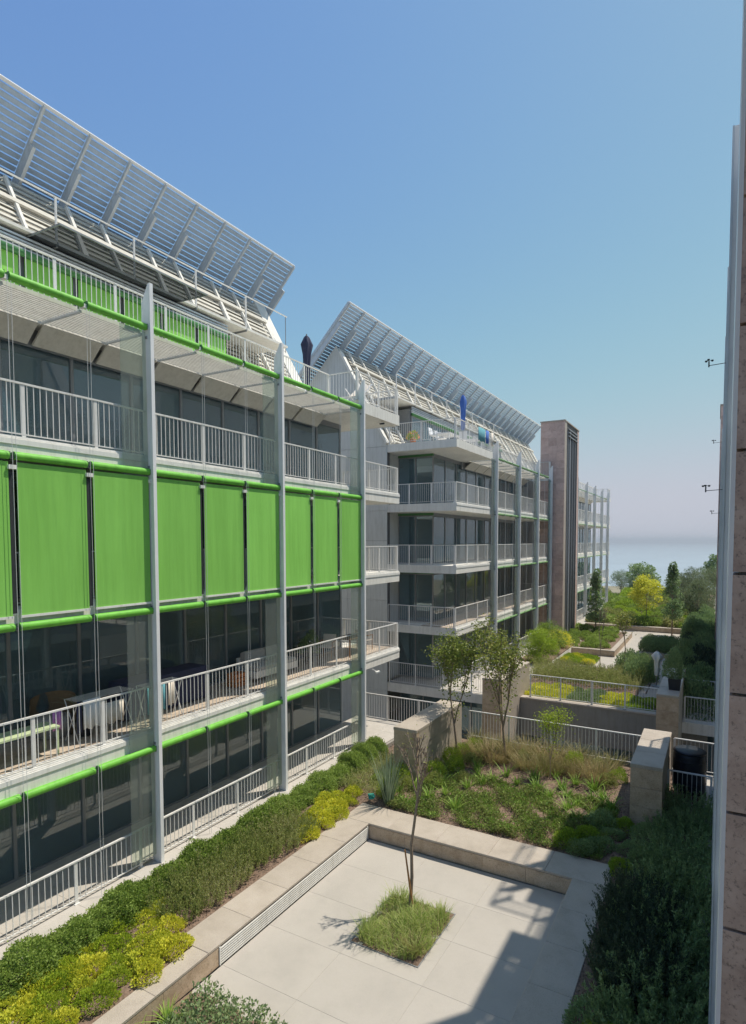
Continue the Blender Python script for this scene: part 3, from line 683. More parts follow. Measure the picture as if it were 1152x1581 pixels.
# railings on the ground
def toprail(label, a, b, z, h, group='white metal railings around the courtyards'):
    L = math.hypot(b[0] - a[0], b[1] - a[1])
    r = empty('metal_railing', ((a[0] + b[0]) / 2, (a[1] + b[1]) / 2, z), label, 'railing', group)
    railing(r, a, b, z, h, 'rail_frame'); return r
toprail('long white railing along the left terrace behind the hedge', (-11.95, 1), (-11.95, 18.6), -7.8, .93)
toprail('white railing closing the end of the left terrace above dark lower windows', (-14.0, 21.75), (-9.4, 21.75), -7.85, 1.12)
toprail('white railing behind the shrub bed between the two stone blocks', (-8.5, 21.4), (-2.05, 21.4), -7.8, 1.07)
toprail('short white railing behind the dark barrel at right', (-1.14, 21.7), (1.5, 21.7), -7.8, 1.07)
toprail('low white railing in front of the dark barrel at right', (-1.15, 19.1), (0.0, 19.1), -7.95, 1.03)
toprail('white railing on the front edge of the farther planter', (-7.95, 28.05), (-2.1, 28.05), -7.67, 1.1)
toprail('white railing on the shaded terrace right of the farther pillar', (-1.1, 27.9), (3, 27.9), -7.85, 1.1)
toprail('second white railing farther back on the shaded right terrace', (-1.1, 31.5), (3, 31.5), -7.85, 1.1)
toprail('white railing on the ground terrace of the middle block facing the gap', (-15.9, 27.98), (-9.4, 27.98), -7.85, 1.15)
toprail('white railing in front of the ground windows of the middle block', (-11.95, 30.2), (-11.95, 46.8), -7.83, 1.0)
toprail('white railing at the foot of the farthest block', (-11.95, 54), (-11.95, 74), -7.83, 1.0)

# lower level and second podium
sbox('lower_court', -24, 3, 21.76, 30.5, -12.1, -11.3, M['concrete'])
sbox('terrace_slab', -16.0, -9.33, 27.94, 47.2, -8.35, -7.87, M['slab'])
sbox('terrace_slab', -1.19, 3, 27.86, 31, -8.35, -7.87, M['slab'])
paving('middle_terrace_paving', -15.9, -9.45, 28.0, 47.2, -7.84, .028, 4, 14, M['terr'])
g = empty('lower_window_wall', (-9, 29.4, -11.3), 'dark windows of the lower storey below the farther terrace', 'window wall')
for i in range(13): window(g, 29.3, -15.9 + i * 1.45, -11.298, 1.45, 2.75, 'x')
bx('back_wall', g, -16, 3, 31.5, 31.6, -11.3, -8.4, M['room'])
bx('window_head', g, -16, 3, 29.24, 29.36, -8.54, -8.36, M['dark'])
w = empty('planter_wall', (-5, 28, -9.6), 'smooth grey concrete planter wall with pale coping beyond the gap', 'wall')
bx('wall_body', w, -8.41, -2.01, 27.9, 28.1, -9.55, -7.77, M['concrete'])
for i in range(4): block('coping_slab', w, -8.41 + i * 1.6 + .003, -8.41 + (i + 1) * 1.6 - .003, 27.86, 28.3, -7.765, -7.69, M['stone'])
sbox('rear_podium', -9.3, -.2, 28.12, 98, -9.5, -8.36, M['concrete'])
sbox('rear_terrace', -11.0, -9.32, 47.3, 98, -9.5, -8.36, M['concrete'])
sbox('side_terrace', -16.0, -11.02, 52.7, 78, -9.5, -7.9, M['terr'])
sbox('right_edge_terrace', -.18, 6, 31.1, 98, -9.5, -7.95, M['terr'])
paving('rear_court_floor', -9.28, -1.95, 37.6, 57.2, -8.3, .03, 5, 13, M['floor'], .01)
def planter(label, x0, x1, y0, y1, zt, cop=.35, zb=-8.35, mat='stone_face'):
    r = empty('stone_planter', ((x0 + x1) / 2, (y0 + y1) / 2, zb), label, 'planter', 'stone edged planters of the rear court')
    n = max(1, round((x1 - x0) / 1.4)); wd = (x1 - x0) / n
    for i in range(n):
        block('coping_slab', r, x0 + i * wd + .003, x0 + (i + 1) * wd - .003, y0, y0 + cop, zt - .05, zt, M['stone'])
        bx('face_slab', r, x0 + i * wd + .003, x0 + (i + 1) * wd - .003, y0 + .01, y0 + .04, zb, zt - .055, M[mat])
    n = max(1, round((y1 - y0 - cop) / 1.4)); wd = (y1 - y0 - cop) / n
    for i in range(n): block('coping_slab', r, x1 - cop, x1, y0 + cop + i * wd + .003, y0 + cop + (i + 1) * wd - .003, zt - .05, zt, M['stone'])
    bx('side_face', r, x1 - .04, x1 - .01, y0 + .05, y1, zb, zt - .055, M[mat])
    bx('soil_fill', r, x0 + .01, x1 - .045, y0 + .045, y1, zb, zt - .06, M['soil'])
    return r
planter('broad planter behind the grey concrete wall, filled with rosemary', -9.28, -3.1, 28.35, 37.6, -7.85, .3)
planter('long pinkish stone planter at the left of the rear court with a dark tree', -11.0, -6.3, 43.6, 53.5, -7.85)
planter('shaded stone planter of dark shrubs at the right of the rear court', -4.6, -2.0, 44.0, 48.0, -7.85)
planter('wide pinkish planter wall across the far end of the rear court', -11.0, -1.3, 57.3, 97, -7.85, .5)
planter('narrow shaded stone wall running back from the potted conifer pillar', -3.05, -2.35, 31, 42, -7.75, .65)
bed = structure(bx('bed_soil', None, -9.2, -7.3, 39.8, 42.6, -8.298, -8.24, M['soil']))
bed = structure(bx('bed_soil', None, -2.3, -.2, 31, 97, -8.298, -7.95, M['soil']))
bed = structure(bx('bed_soil', None, -11.3, -9.35, 36.5, 47.25, -7.838, -7.78, M['soil']))
par = empty('parapet', (-10.5, 96, -8.3), 'low pale parapet wall in front of the sea at the garden end', 'wall')
block('wall_body', par, -12.2, -8.6, 95.2, 95.6, -8.6, -7.95, M['white']); block('coping_slab', par, -12.3, -8.5, 95.1, 95.7, -7.949, -7.82, M['white'])

# ------------------------------------------------------------------ foliage
def leafmesh(name, P, D, L, W, mat, fold=.25):
    P = np.asarray(P, float); D = np.asarray(D, float); n = len(P)
    D /= np.linalg.norm(D, axis=1)[:, None] + 1e-9
    r = rng.normal(size=(n, 3)); S = np.cross(D, r); S /= np.linalg.norm(S, axis=1)[:, None] + 1e-9
    N = np.cross(D, S)
    L = (np.ones(n) * np.asarray(L) * rng.uniform(.7, 1.25, n))[:, None]; W = (np.ones(n) * np.asarray(W) * rng.uniform(.75, 1.2, n))[:, None]
    v = np.empty((n, 4, 3)); v[:, 0] = P; v[:, 1] = P + D * L * .5 + S * W * .5 + N * W * fold; v[:, 2] = P + D * L; v[:, 3] = P + D * L * .5 - S * W * .5 + N * W * fold
    return quadmesh(name, v.reshape(-1, 3), mat)
def quadmesh(name, V, mat, faces=None):
    me = bpy.data.meshes.new(name); nv = len(V); nf = nv // 4
    me.vertices.add(nv); me.vertices.foreach_set('co', V.astype(np.float32).ravel())
    idx = np.arange(nv, dtype=np.int32) if faces is None else faces.ravel().astype(np.int32); nf = len(idx) // 4
    me.loops.add(len(idx)); me.loops.foreach_set('vertex_index', idx)
    me.polygons.add(nf); me.polygons.foreach_set('loop_start', np.arange(nf, dtype=np.int32) * 4)
    me.update(calc_edges=True); me.materials.append(mat); return me
def rdirs(n, up=0.):
    d = rng.normal(size=(n, 3)); d /= np.linalg.norm(d, axis=1)[:, None]; d[:, 2] = d[:, 2] + up; return d
def dome(n, rx, ry, h, L, W, mat, name='shrub_leaves', up=.5, lump=.25, lumps=9):
    d = rdirs(n); d[:, 2] = np.abs(d[:, 2]); q = rng.uniform(.45, 1, n) ** .45
    c = rdirs(lumps); c[:, 2] = np.abs(c[:, 2]); c /= np.linalg.norm(c, axis=1)[:, None]
    dot = (d @ c.T).max(1); rr = q * (1 - lump + lump * 1.6 * np.clip((dot - .6) / .4, 0, 1))
    P = d * rr[:, None] * np.array([rx, ry, h]); D = d * .8 + rdirs(n) * .6; D[:, 2] += up
    return leafmesh(name, P, D, L, W, mat)
def sprigs(ns, per, rx, ry, h, L, W, mat, lean=.25, name='shrub_sprigs'):
    Ps = []; Ds = []
    for i in range(ns):
        a = random.uniform(0, 6.28); q = math.sqrt(random.random()); b = np.array([rx * q * math.cos(a), ry * q * math.sin(a), 0.])
        d = np.array([math.cos(a) * lean * q + random.gauss(0, .1), math.sin(a) * lean * q + random.gauss(0, .1), 1.]); hh = h * random.uniform(.45, 1.15) * (1 - .3 * q)
        t = rng.uniform(.15, 1, per); Ps.append(b + d * (t * hh)[:, None] + rng.normal(size=(per, 3)) * .012)
        e = rng.normal(size=(per, 3)) * .55; e[:, 2] += .9; Ds.append(e + d * .4)
    return leafmesh(name, np.concatenate(Ps), np.concatenate(Ds), L, W, mat)
def blades(n, r, h, w, mat, droop=.5, segs=3, name='grass_blades', rx=1, ry=1, square=False, spread=.35):
    V = []; F = []
    for i in range(n):
        a = random.uniform(0, 6.28); q = math.sqrt(random.random())
        if square:
            bx_, by_ = random.uniform(-rx, rx), random.uniform(-ry, ry); a = random.uniform(0, 6.28)
            if (abs(bx_) / rx) ** 3 + (abs(by_) / ry) ** 3 > 1.15 + random.uniform(-.1, .15): bx_ *= .8; by_ *= .8
        else: bx_, by_ = r * q * math.cos(a) * rx, r * q * math.sin(a) * ry
        an = a + random.gauss(0, .5); hh = h * random.uniform(.55, 1.15) * (.75 + .4 * math.sin(bx_ * 4.3 + 1) * math.cos(by_ * 3.7) if square else 1); out = random.uniform(.1, 1) * spread * (1 if square else q + .3)
        dx, dy = math.cos(an), math.sin(an); sx, sy = -dy * w / 2, dx * w / 2; k = len(V)
        for s in range(segs + 1):
            t = s / segs; rad = out * hh * (t + droop * t * t * 1.3); z = hh * (t - droop * t ** 2.6 * .55); ww = (1 - t ** 2 * .92)
            cx, cy = bx_ + dx * rad, by_ + dy * rad
            V += [(cx - sx * ww, cy - sy * ww, z), (cx + sx * ww, cy + sy * ww, z)]
        for s in range(segs): F.append((k + 2 * s, k + 2 * s + 1, k + 2 * s + 3, k + 2 * s + 2))
    return quadmesh(name, np.array(V), mat, np.array(F))
def plant(name, me, x, y, z, label, cat, group, s=1, rz=None):
    o = inst(name, me, None, (x, y, z), random.uniform(0, 6.28) if rz is None else rz, s)
    return tag(o, label, cat, group)
def stuff(name, me, loc, label, cat):
    o = inst(name, me, None, loc); o['kind'] = 'stuff'; return tag(o, label, cat)

# bark chips over the soil
def flat_points(rects, n, z=SOIL):
    areas = np.array([(a[1] - a[0]) * (a[3] - a[2]) for a in rects]); out = []
    for a, k in zip(rects, (areas / areas.sum() * n).astype(int)):
        out.append(np.c_[rng.uniform(a[0], a[1], k), rng.uniform(a[2], a[3], k), np.full(k, z)])
    return np.concatenate(out)
P = flat_points([(-11.0, -9.4, 5.2, 14.8), (-11, -.3, 14.85, 21.6), (-2.0, -.25, 4, 14.8)], 26000, -8.0); P[:, 2] += rng.uniform(0, .09, len(P))
D = rdirs(len(P)); D[:, 2] *= .35
stuff('bark_chips', leafmesh('bark_chips', P, D, .05, .025, M['chip']), (0, 0, 0), 'reddish bark chips lying on the soil of the courtyard beds', 'mulch')

# left hedge along the terrace railing
def hedge_mesh(L, w, h, n, mat, lf=.045, lw=.026):
    # rounded box shell
    t = rng.uniform(-L / 2, L / 2, n); an = rng.uniform(0, math.pi, n); q = rng.uniform(.6, 1.0, n) ** .5
    bump = 1 + .14 * np.sin(t * 3.1 + 1) + .1 * np.sin(t * 7.3) + .06 * np.sin(t * 17)
    bump = bump + .12 * np.sin(t * 11 + an * 3) * np.sin(an * 4 + t * 5) + rng.normal(size=n) * .06
    x = np.cos(an) * w / 2 * q * bump; z = np.sin(an) ** .7 * h * q * bump
    D = np.c_[np.cos(an), rng.normal(size=n) * .4, np.sin(an) + .5] + rng.normal(size=(n, 3)) * .8
    ci = rng.uniform(-L / 2, L / 2, 900); ca = rng.uniform(0, math.pi, 900)
    P = np.r_[np.c_[x, t, z], np.c_[np.cos(ca) * w * .36, ci, np.sin(ca) * h * .7]]; D = np.r_[D, rdirs(900) * np.array([.3, 1, .3])]
    lf = np.r_[np.full(n, lf), np.full(900, .16)]; lw = np.r_[np.full(n, lw), np.full(900, .12)]
    return leafmesh('hedge_leaves', P, D, lf, lw, mat)
hm = hedge_mesh(4.6, 1.15, .62, 30000, M['hedge'], .055, .036)
for i, (y, l) in enumerate(((5.6, 'glossy green hedge nearest the camera at the lower left, along the terrace railing'),
                            (10.1, 'glossy green hedge between the first and second tall fins'),
                            (14.6, 'glossy green hedge section around the second fin foot'), (17.4, 'bright green hedge end beside the third fin and the stone block'))):
    o = inst('hedge', hm, None, (-10.95, y, SOIL), 0 if i % 2 == 0 else math.pi, (.72, 1.05 if i < 3 else .45, .8 if i < 3 else 1.0)); tag(o, l, 'hedge', 'clipped hedge sections along the left terrace')
# lavender-like upright mass
lav = [sprigs(110, 34, .5, .5, .72, .055, .02, M['lav']) for _ in range(3)]
spots = []
for y in np.arange(8.4, 12.9, .52):
    for x in (-10.35, -9.85): spots.append((x + random.uniform(-.08, .08), y + random.uniform(-.1, .1)))
for i, (x, y) in enumerate(spots):
    plant('lavender_shrub', lav[i % 3], x, y, SOIL, 'feathery olive lavender shrub beside the grilled bench', 'shrub', 'lavender shrubs beside the grilled bench', random.uniform(.85, 1.1) * (1 if x < -10 else .82))
# yellow-green clumps
yel = [dome(1500, .34, .34, .22, .055, .04, M['yellow'], 'yellow_shrub_leaves', .7, .55, 12) for _ in range(3)]
lim = [dome(1500, .36, .36, .24, .055, .04, M['lime2'], 'lime_shrub_leaves', .7, .55, 12) for _ in range(2)]
ys = [(-10.3, 7.95), (-10.0, 7.7), (-9.75, 7.95), (-9.5, 7.55), (-9.75, 7.3), (-10.1, 7.15), (-9.4, 7.1), (-10.35, 6.95), (-9.75, 6.75), (-10.05, 6.45), (-9.45, 6.5),
      (-10.45, 6.3), (-9.75, 6.05), (-10.2, 5.9), (-9.3, 6.05), (-10.5, 5.75), (-9.85, 5.55), (-9.35, 5.5), (-10.2, 5.4), (-10.65, 7.45), (-9.2, 7.6), (-10.6, 6.7), (-10.75, 6.2), (-10.55, 5.2), (-9.6, 5.25), (-10.75, 7.9), (-9.1, 6.9), (-9.25, 5.3), (-10.55, 8.2), (-10.2, 6.2), (-10.05, 5.2)]
for i, (x, y) in enumerate(ys):
    g = i in (5, 7, 8, 11, 13, 16, 19, 10, 14, 22, 25, 27)
    plant('yellow_shrub', (lim if g else yel)[i % 2], x, y, SOIL, 'low ' + ('lime green' if g else 'bright yellow green') + ' cushion shrub in the lower left bed', 'shrub', 'cushion shrubs in the lower left bed', random.uniform(.62, .9))
ys2 = [(-10.1, 12.9), (-9.75, 12.7), (-9.55, 13.1), (-10.15, 13.4), (-9.8, 13.45), (-9.6, 13.75), (-10.2, 13.9), (-9.85, 14.1), (-10.1, 14.6), (-9.75, 14.55), (-9.6, 12.35), (-10.4, 14.3), (-9.95, 15.1)]
for i, (x, y) in enumerate(ys2):
    plant('yellow_shrub', yel[i % 3], x, y, SOIL, 'small yellow cushion shrub at the grilled bench end', 'shrub', 'yellow cushion shrubs near the grilled bench end', random.uniform(.7, 1.0))
# back bed: ground cover
P = flat_points([(-8.6, -2.4, 14.9, 18.2)], 110000); keep = np.sin(P[:, 0] * 2.3 + 1) * np.cos(P[:, 1] * 2.9) + .8 * np.sin(P[:, 0] * 5.7 + P[:, 1] * 4.1) + rng.normal(size=len(P)) * .7 > -.2
P = P[keep]; hh_ = .12 + .12 * np.sin(P[:, 0] * 3.9 + 2) * np.sin(P[:, 1] * 4.3) + .05 * np.sin(P[:, 0] * 11) * np.sin(P[:, 1] * 9); P[:, 2] += rng.uniform(0, 1, len(P)) * np.clip(hh_, .04, .3); D = rdirs(len(P), .5)
Q = P[::7] + np.array([.03, .02, .03]); stuff('creeping_cover', leafmesh('creeping_cover', Q, rdirs(len(Q), .6), .075, .032, M['strap']), (0, 0, 0), 'brighter creeping leaves mixed into the ground cover behind the far bench', 'ground cover')
stuff('ground_cover', leafmesh('ground_cover', P, D, .065, .028, M['ground']), (0, 0, 0), 'patchy low green ground cover on the mulch behind the far bench', 'ground cover')
P = flat_points([(-10.6, -8.7, 15.2, 18.2)], 9000); P[:, 2] += rng.uniform(0, .35, len(P)); D = rdirs(len(P), 1.2)
stuff('mixed_sprigs', leafmesh('mixed_sprigs', P, D, .09, .02, M['lav']), (0, 0, 0), 'mixed olive sprigs filling the bed between hedge end and stone block', 'ground cover')
strap = [blades(44, .09, .40, .028, M['strap'], .55, 4, 'strap_leaves', spread=.65) for _ in range(3)]
st = [(-8.1, 17.6), (-7.7, 17.0), (-7.9, 18.3), (-7.4, 17.9), (-7.0, 18.4), (-7.3, 16.4), (-6.9, 17.2), (-6.4, 18.2), (-6.1, 18.7), (-7.6, 15.9), (-8.3, 16.4), (-8.7, 15.9), (-6.7, 15.7), (-3.9, 18.1), (-3.5, 17.6),
      (-3.2, 18.2), (-3.7, 17.2), (-3.0, 17.4), (-4.2, 18.6), (-4.4, 17.8), (-2.9, 18.4), (-3.3, 19.0), (-3.9, 19.2), (-8.9, 15.3), (-8.1, 15.2), (-2.6, 17.9), (-4.6, 19.4), (-5.2, 18.9), (-8.3, 17.1), (-7.2, 18.8), (-6.6, 17.8), (-8.5, 17.6), (-5.6, 18.3), (-7.9, 16.6), (-9.2, 16.0), (-9.3, 16.6), (-3.4, 16.7), (-4.9, 18.2)]
for i, (x, y) in enumerate(st):
    plant('strap_leaf_plant', strap[i % 3], x, y, SOIL + .03, 'arching strap leaved clump, ' + ('left' if x < -5.5 else 'right') + ' half of shrub bed', 'plant', 'strap leaved clumps in the shrub bed', random.uniform(.8, 1.3))
og = [blades(260, .28, .75, .012, M['olive_grass'], .5, 3, 'fountain_grass_blades', spread=.6) for _ in range(3)]
gi = 0
for x in np.arange(-8.0, -2.6, .5):
    for y in (19.7, 20.4, 21.0):
        if random.random() < .12: continue
        plant('fountain_grass', og[gi % 3], x + random.uniform(-.15, .15), y + random.uniform(-.2, .2), SOIL + .03, 'wispy olive fountain grass tuft before the rear railing', 'grass tuft', 'fountain grass tufts along the rear railing', random.uniform(.75, 1.15)); gi += 1
shb = [dome(2600, .38, .38, .55, .05, .02, M['lime'], 'loose_shrub_leaves', 1.0, .4), dome(2600, .38, .38, .5, .05, .02, M['lav'], 'loose_shrub_leaves', 1.0, .4)]
for i, (x, y, s, l) in enumerate(((-8.2, 18.9, 1.0, 'olive shrub right of the left stone block'), (-7.6, 19.2, .9, 'olive shrub below the left young tree'), (-8.1, 19.7, .9, 'green shrub close behind the left stone block face'), (-8.4, 18.1, .8, 'low olive shrub at the foot of the left stone block'),
                               (-7.9, 20.4, .9, 'shrub between left stone block and railing'), (-3.0, 19.7, .8, 'dark green round shrub left of the right stone block'), (-2.7, 20.1, .8, 'small round shrub touching the right stone block'), (-8.6, 16.4, .8, 'olive shrub before the end face of the left stone block'), (-8.2, 17.5, .95, 'dense olive shrub right of the left stone block end'), (-7.4, 19.9, .8, 'olive shrub between the two young trees'), (-9.1, 15.9, .7, 'loose shrub between ribbon grass and left stone block'), (-5.9, 20.3, .85, 'green shrub right of the right young tree'), (-9.0, 16.5, 1.1, 'taller olive shrub covering the foot of the left stone block'), (-8.0, 16.9, 1.0, 'mixed green shrub in the left of the shrub bed'), (-8.9, 15.6, .9, 'green shrub right behind the ribbon grass'), (-7.3, 17.6, .8, 'low olive shrub in the middle left of the shrub bed'), (-4.2, 20.6, 1.0, 'feathery shrub before the rear railing, right of the sapling'), (-3.4, 20.6, .9, 'feathery shrub left of the right stone block, rear row'), (-7.8, 18.4, .9, 'olive shrub between strap leaved clumps, left side'), (-9.9, 17.2, .8, 'olive shrub at the far end of the left hedge'), (-9.6, 16.2, .7, 'loose olive shrub behind the last yellow cushions'), (-10.1, 15.6, .7, 'loose green shrub beside the hedge end'))):
    plant('round_shrub', shb[i % 2], x, y, SOIL, l, 'shrub', 'round shrubs in the shrub bed', s)
yu = blades(150, .10, 1.25, .022, M['silver'], .25, 4, 'yucca_blades', spread=.32)
plant('ribbon_grass', yu, -8.66, 15.17, SOIL, 'tall blue green spiky grass standing alone behind the far bench corner', 'spiky plant', None, 1.35)
o = MB(); 
for i in range(9): o.v += [Vector((.09 * math.cos(i * .7) * (1 if i % 2 else .6), .07 * math.sin(i * .7), .05 + .05 * ((i * 7) % 3)))]
o.f = [(0, 1, 2), (2, 3, 4), (4, 5, 6), (6, 7, 8), (0, 3, 6), (1, 4, 7), (2, 5, 8), (8, 0, 5), (0, 2, 4, 6)]
tb = bpy.data.objects.new('plastic_bag', mkmesh('plastic_bag', o.v, o.f, M['teal_bag'])); link(tb, None, (-9.15, 14.98, SOIL + .04)); tb.scale = (1.4, 1.4, 1.4); tag(tb, 'crumpled teal plastic bag lying behind the far bench corner', 'bag')

# right shaded bed
dk = [dome(2600, .45, .45, .42, .055, .03, M['darkleaf'], 'dark_shrub_leaves', .5, .4) for _ in range(2)] + [dome(2600, .42, .42, .42, .055, .03, M['lime'], 'dark_shrub_leaves', .5, .4)]
pn = sprigs(330, 70, .42, .5, .95, .06, .018, M['pine'], .5, 'pine_sprigs')
rs = [(-3.3, 15.3, 2), (-2.9, 15.8, 2), (-2.5, 15.4, 0), (-2.3, 16.2, 0), (-1.8, 15.5, 1), (-2.1, 16.8, 2), (-1.5, 16.6, 1), (-2.7, 16.7, 0), (-1.9, 14.6, 2), (-1.4, 15.1, 0), (-2.9, 15.1, 0)]
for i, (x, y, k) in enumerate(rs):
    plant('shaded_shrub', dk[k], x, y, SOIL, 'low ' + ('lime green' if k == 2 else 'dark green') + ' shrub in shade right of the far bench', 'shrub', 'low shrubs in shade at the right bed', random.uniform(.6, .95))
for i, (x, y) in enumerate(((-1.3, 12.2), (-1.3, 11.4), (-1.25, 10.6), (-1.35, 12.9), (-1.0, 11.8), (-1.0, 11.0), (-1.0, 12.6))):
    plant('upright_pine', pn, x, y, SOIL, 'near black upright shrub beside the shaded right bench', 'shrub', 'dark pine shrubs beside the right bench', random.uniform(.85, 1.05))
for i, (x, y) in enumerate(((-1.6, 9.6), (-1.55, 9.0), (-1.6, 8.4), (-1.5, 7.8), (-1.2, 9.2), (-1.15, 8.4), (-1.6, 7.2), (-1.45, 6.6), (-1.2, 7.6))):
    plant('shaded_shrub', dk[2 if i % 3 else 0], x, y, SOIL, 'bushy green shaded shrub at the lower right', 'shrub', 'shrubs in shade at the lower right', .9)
wl2 = [sprigs(260, 60, .75, .85, 1.15, .075, .026, M['darkleaf'], .35, 'bushy_sprigs'), sprigs(240, 60, .8, .8, 1.0, .075, .026, M['darkleaf'], .45, 'bushy_sprigs')]
for i, y in enumerate((17.9, 16.8, 15.6, 14.5, 13.3, 12.2, 11.1, 10.0, 8.9, 7.8, 6.7, 5.6)):
    x = -.6 + .12 * math.sin(i * 2.3)
    plant('large_bush', wl2[i % 2], x, y, SOIL, 'dark green bushy shrub against the right terrace edge', 'bush', 'large dark bushes along the right terrace edge', (random.uniform(.85, 1.1), random.uniform(.9, 1.15), random.uniform(.65, .9)))
# square grass planter and sedum bed
gm = blades(4200, 1, .38, .011, M['grass'], .5, 3, 'planter_grass', .80, .92, True, .7)
stuff('planter_grass', gm, (-5.83, 10.9, -8.42), 'dense green grass filling the square planter in the court', 'grass')
dm = blades(160, .16, .42, .012, M['olive_grass'], .4, 3, 'dry_grass', spread=.4); plant('dry_grass_tuft', dm, -5.3, 10.25, -8.42, 'pinkish dry grass tuft at the near corner of the square planter', 'grass tuft', None)
n = 9000; P = np.c_[rng.uniform(-1.0, 1.0, n), rng.uniform(-1.7, 1.7, n), rng.uniform(.05, .30, n)]; P[:, 2] *= (1 + .25 * np.sin(P[:, 0] * 5) * np.cos(P[:, 1] * 4))
stuff('sedum_bed', leafmesh('sedum_bed', P, rdirs(n, .9), .075, .04, M['sedum']), (-7.2, 5.8, -8.42), 'pale grey green sedum cover in the low bed at the bottom', 'ground cover')
sp = [blades(60, .06, .32, .02, M['strap'], .5, 3, 'spiky_leaves', spread=1.0)]
for x, y, l in ((-8.3, 6.7, 'small spiky plant beside the sedum bed corner'), (-8.32, 6.1, 'spiky plant at the bottom edge between bench and sedum'), (-8.3, 5.5, 'lowest spiky plant between bench and sedum')): plant('spiky_plant', sp[0], x, y, -8.42, l, 'plant', 'spiky plants beside the sedum bed')

# ------------------------------------------------------------------ trees
def tree(name, x, y, z, h, r0, crown, leafm, nleaf, L, W, label, cat='tree', group=None, stems=1, split=.3, depth=5, spreadang=.5, lean=(0, 0), upb=.35, seed=1, cluster=.12, trunkcol='bark', sides=6, shrink=.72, minr=.0):
    rd = random.Random(seed); root = empty(name, (x, y, z), label, cat, group); m = MB(); tips = []
    def grow(p, d, L_, r, k):
        n = 2; q = p; r = max(r, minr)
        for i in range(n):
            d = (d + Vector((rd.gauss(0, .07), rd.gauss(0, .07), .03))).normalized(); e = q + d * (L_ / n)
            m.tube(q, e, r * (1 - .25 * i / n), r * (1 - .25 * (i + 1) / n), n=sides, cap=False); q = e
            if k <= depth - (1 if depth == 4 else 2): tips.append((q, k))
        if k == 0: tips.append((q, 0)); return
        nb = rd.choice((2, 3, 3))
        for b in range(nb):
            an = rd.uniform(0, 6.28); a = rd.uniform(.4, 1.0) * spreadang * (.45 if b == 0 else 1)
            s = d.cross(Vector((math.cos(an), math.sin(an), .2))).normalized()
            nd = (d * math.cos(a) + s * math.sin(a) + Vector((0, 0, upb * .3))).normalized()
            grow(q, nd, L_ * shrink * rd.uniform(.8, 1.15), r * (.8 if b == 0 else .58), k - 1)
    for s in range(stems):
        d = Vector((lean[0] + (rd.gauss(0, .08) if stems > 1 else 0), lean[1] + (rd.gauss(0, .08) if stems > 1 else 0), 1)).normalized()
        grow(Vector((x + (s * .12), y, z)), d, h * split, r0, depth)
    tr = m.build('trunk', M[trunkcol], root, True)
    if nleaf:
        T = np.array([tuple(t[0]) for t in tips]); i = rng.integers(0, len(T), nleaf)
        P = T[i] + rng.normal(size=(nleaf, 3)) * cluster
        P -= np.array([x, y, z])
        c = inst('crown', leafmesh('crown', P, rdirs(nleaf, -.1), L, W, leafm), root, (x, y, z))
    return root
def crown_tree(name, x, y, z, h, r0, rx, hc, leafm, nleaf, L, W, label, cat='tree', group=None, seed=1, shape='oval', clumps=40, sub=.35):
    rd = np.random.default_rng(seed); root = empty(name, (x, y, z), label, cat, group); m = MB()
    zc = h - hc; m.tube((x, y, z), (x, y, z + zc + hc * .5), r0, r0 * .5, 7); cs = []
    for i in range(clumps):
        t = rd.uniform(0, 1); a = rd.uniform(0, 6.28)
        if shape == 'cone': rr = rx * (1 - t) ** .7 * (.35 + .65 * min(1, t * 6 + .3))
        elif shape == 'column': rr = rx * math.sin(math.pi * min(1, (t * .88 + .1))) ** .6
        else: rr = rx * math.sqrt(max(0, 1 - (2 * t - 1) ** 2))
        rr *= rd.uniform(.35, 1); c = np.array([rr * math.cos(a), rr * math.sin(a), zc + t * hc]); cs.append(c)
        if i % 2 == 0: m.tube((x, y, z + max(zc * .9, c[2] - rr * .8 - .1)), (x + c[0], y + c[1], z + c[2]), r0 * .35, r0 * .12, 5, False)
    m.build('trunk', M['bark'], root, True); cs = np.array(cs)
    i = rd.integers(0, clumps, nleaf); rad = (sub * rx * rd.uniform(.6, 1.3, clumps))[i]
    d = rd.normal(size=(nleaf, 3)); d /= np.linalg.norm(d, axis=1)[:, None]
    P = cs[i] + d * (rad * rd.uniform(.3, 1, nleaf) ** .5)[:, None] * np.array([1, 1, .8])
    inst('crown', leafmesh('crown', P, d + rdirs(nleaf, .2) * .7, L, W, leafm), root, (x, y, z)); return root
tree('bare_sapling', -6.0, 11.5, -8.42, 3.3, .045, 0, M['treeleaf'], 90, .05, .025, 'slender almost leafless sapling growing from the square grass planter', 'tree', None, 1, .46, 5, .85, (-.01, -.05), 1.8, 21, sides=6, shrink=.60, minr=.009)
m = MB(); m.tube((-5.92, 11.5, -8.42), (-6.08, 11.4, -7.0), .028, .018, 7); tag(m.build('support_stake', M['wood'], None), 'short wooden stake leaning beside the bare sapling in the planter', 'stake')
G = 'young trees standing in front of the rear railing'
tree('young_tree', -8.25, 19.6, SOIL, 4.5, .05, 0, M['treeleaf'], 3600, .10, .06, 'left young multi branched tree with loose leaves, near the left stone block', 'tree', G, 1, .27, 4, .50, (-.01, 0), .8, 12, .17, shrink=.82)
tree('young_tree', -6.6, 20.2, SOIL, 4.5, .05, 0, M['treeleaf'], 3000, .10, .06, 'right young tree with loose leaves, against the far stone pillar', 'tree', G, 1, .27, 4, .48, (-.01, 0), .8, 33, .15, shrink=.82)
tree('young_tree', -4.75, 19.2, SOIL, 2.7, .02, 0, M['lime2'], 1300, .07, .035, 'short leafy sapling in the middle of the fountain grass', 'tree', None, 1, .25, 4, .35, (0, 0), .9, 31, .16, shrink=.8)
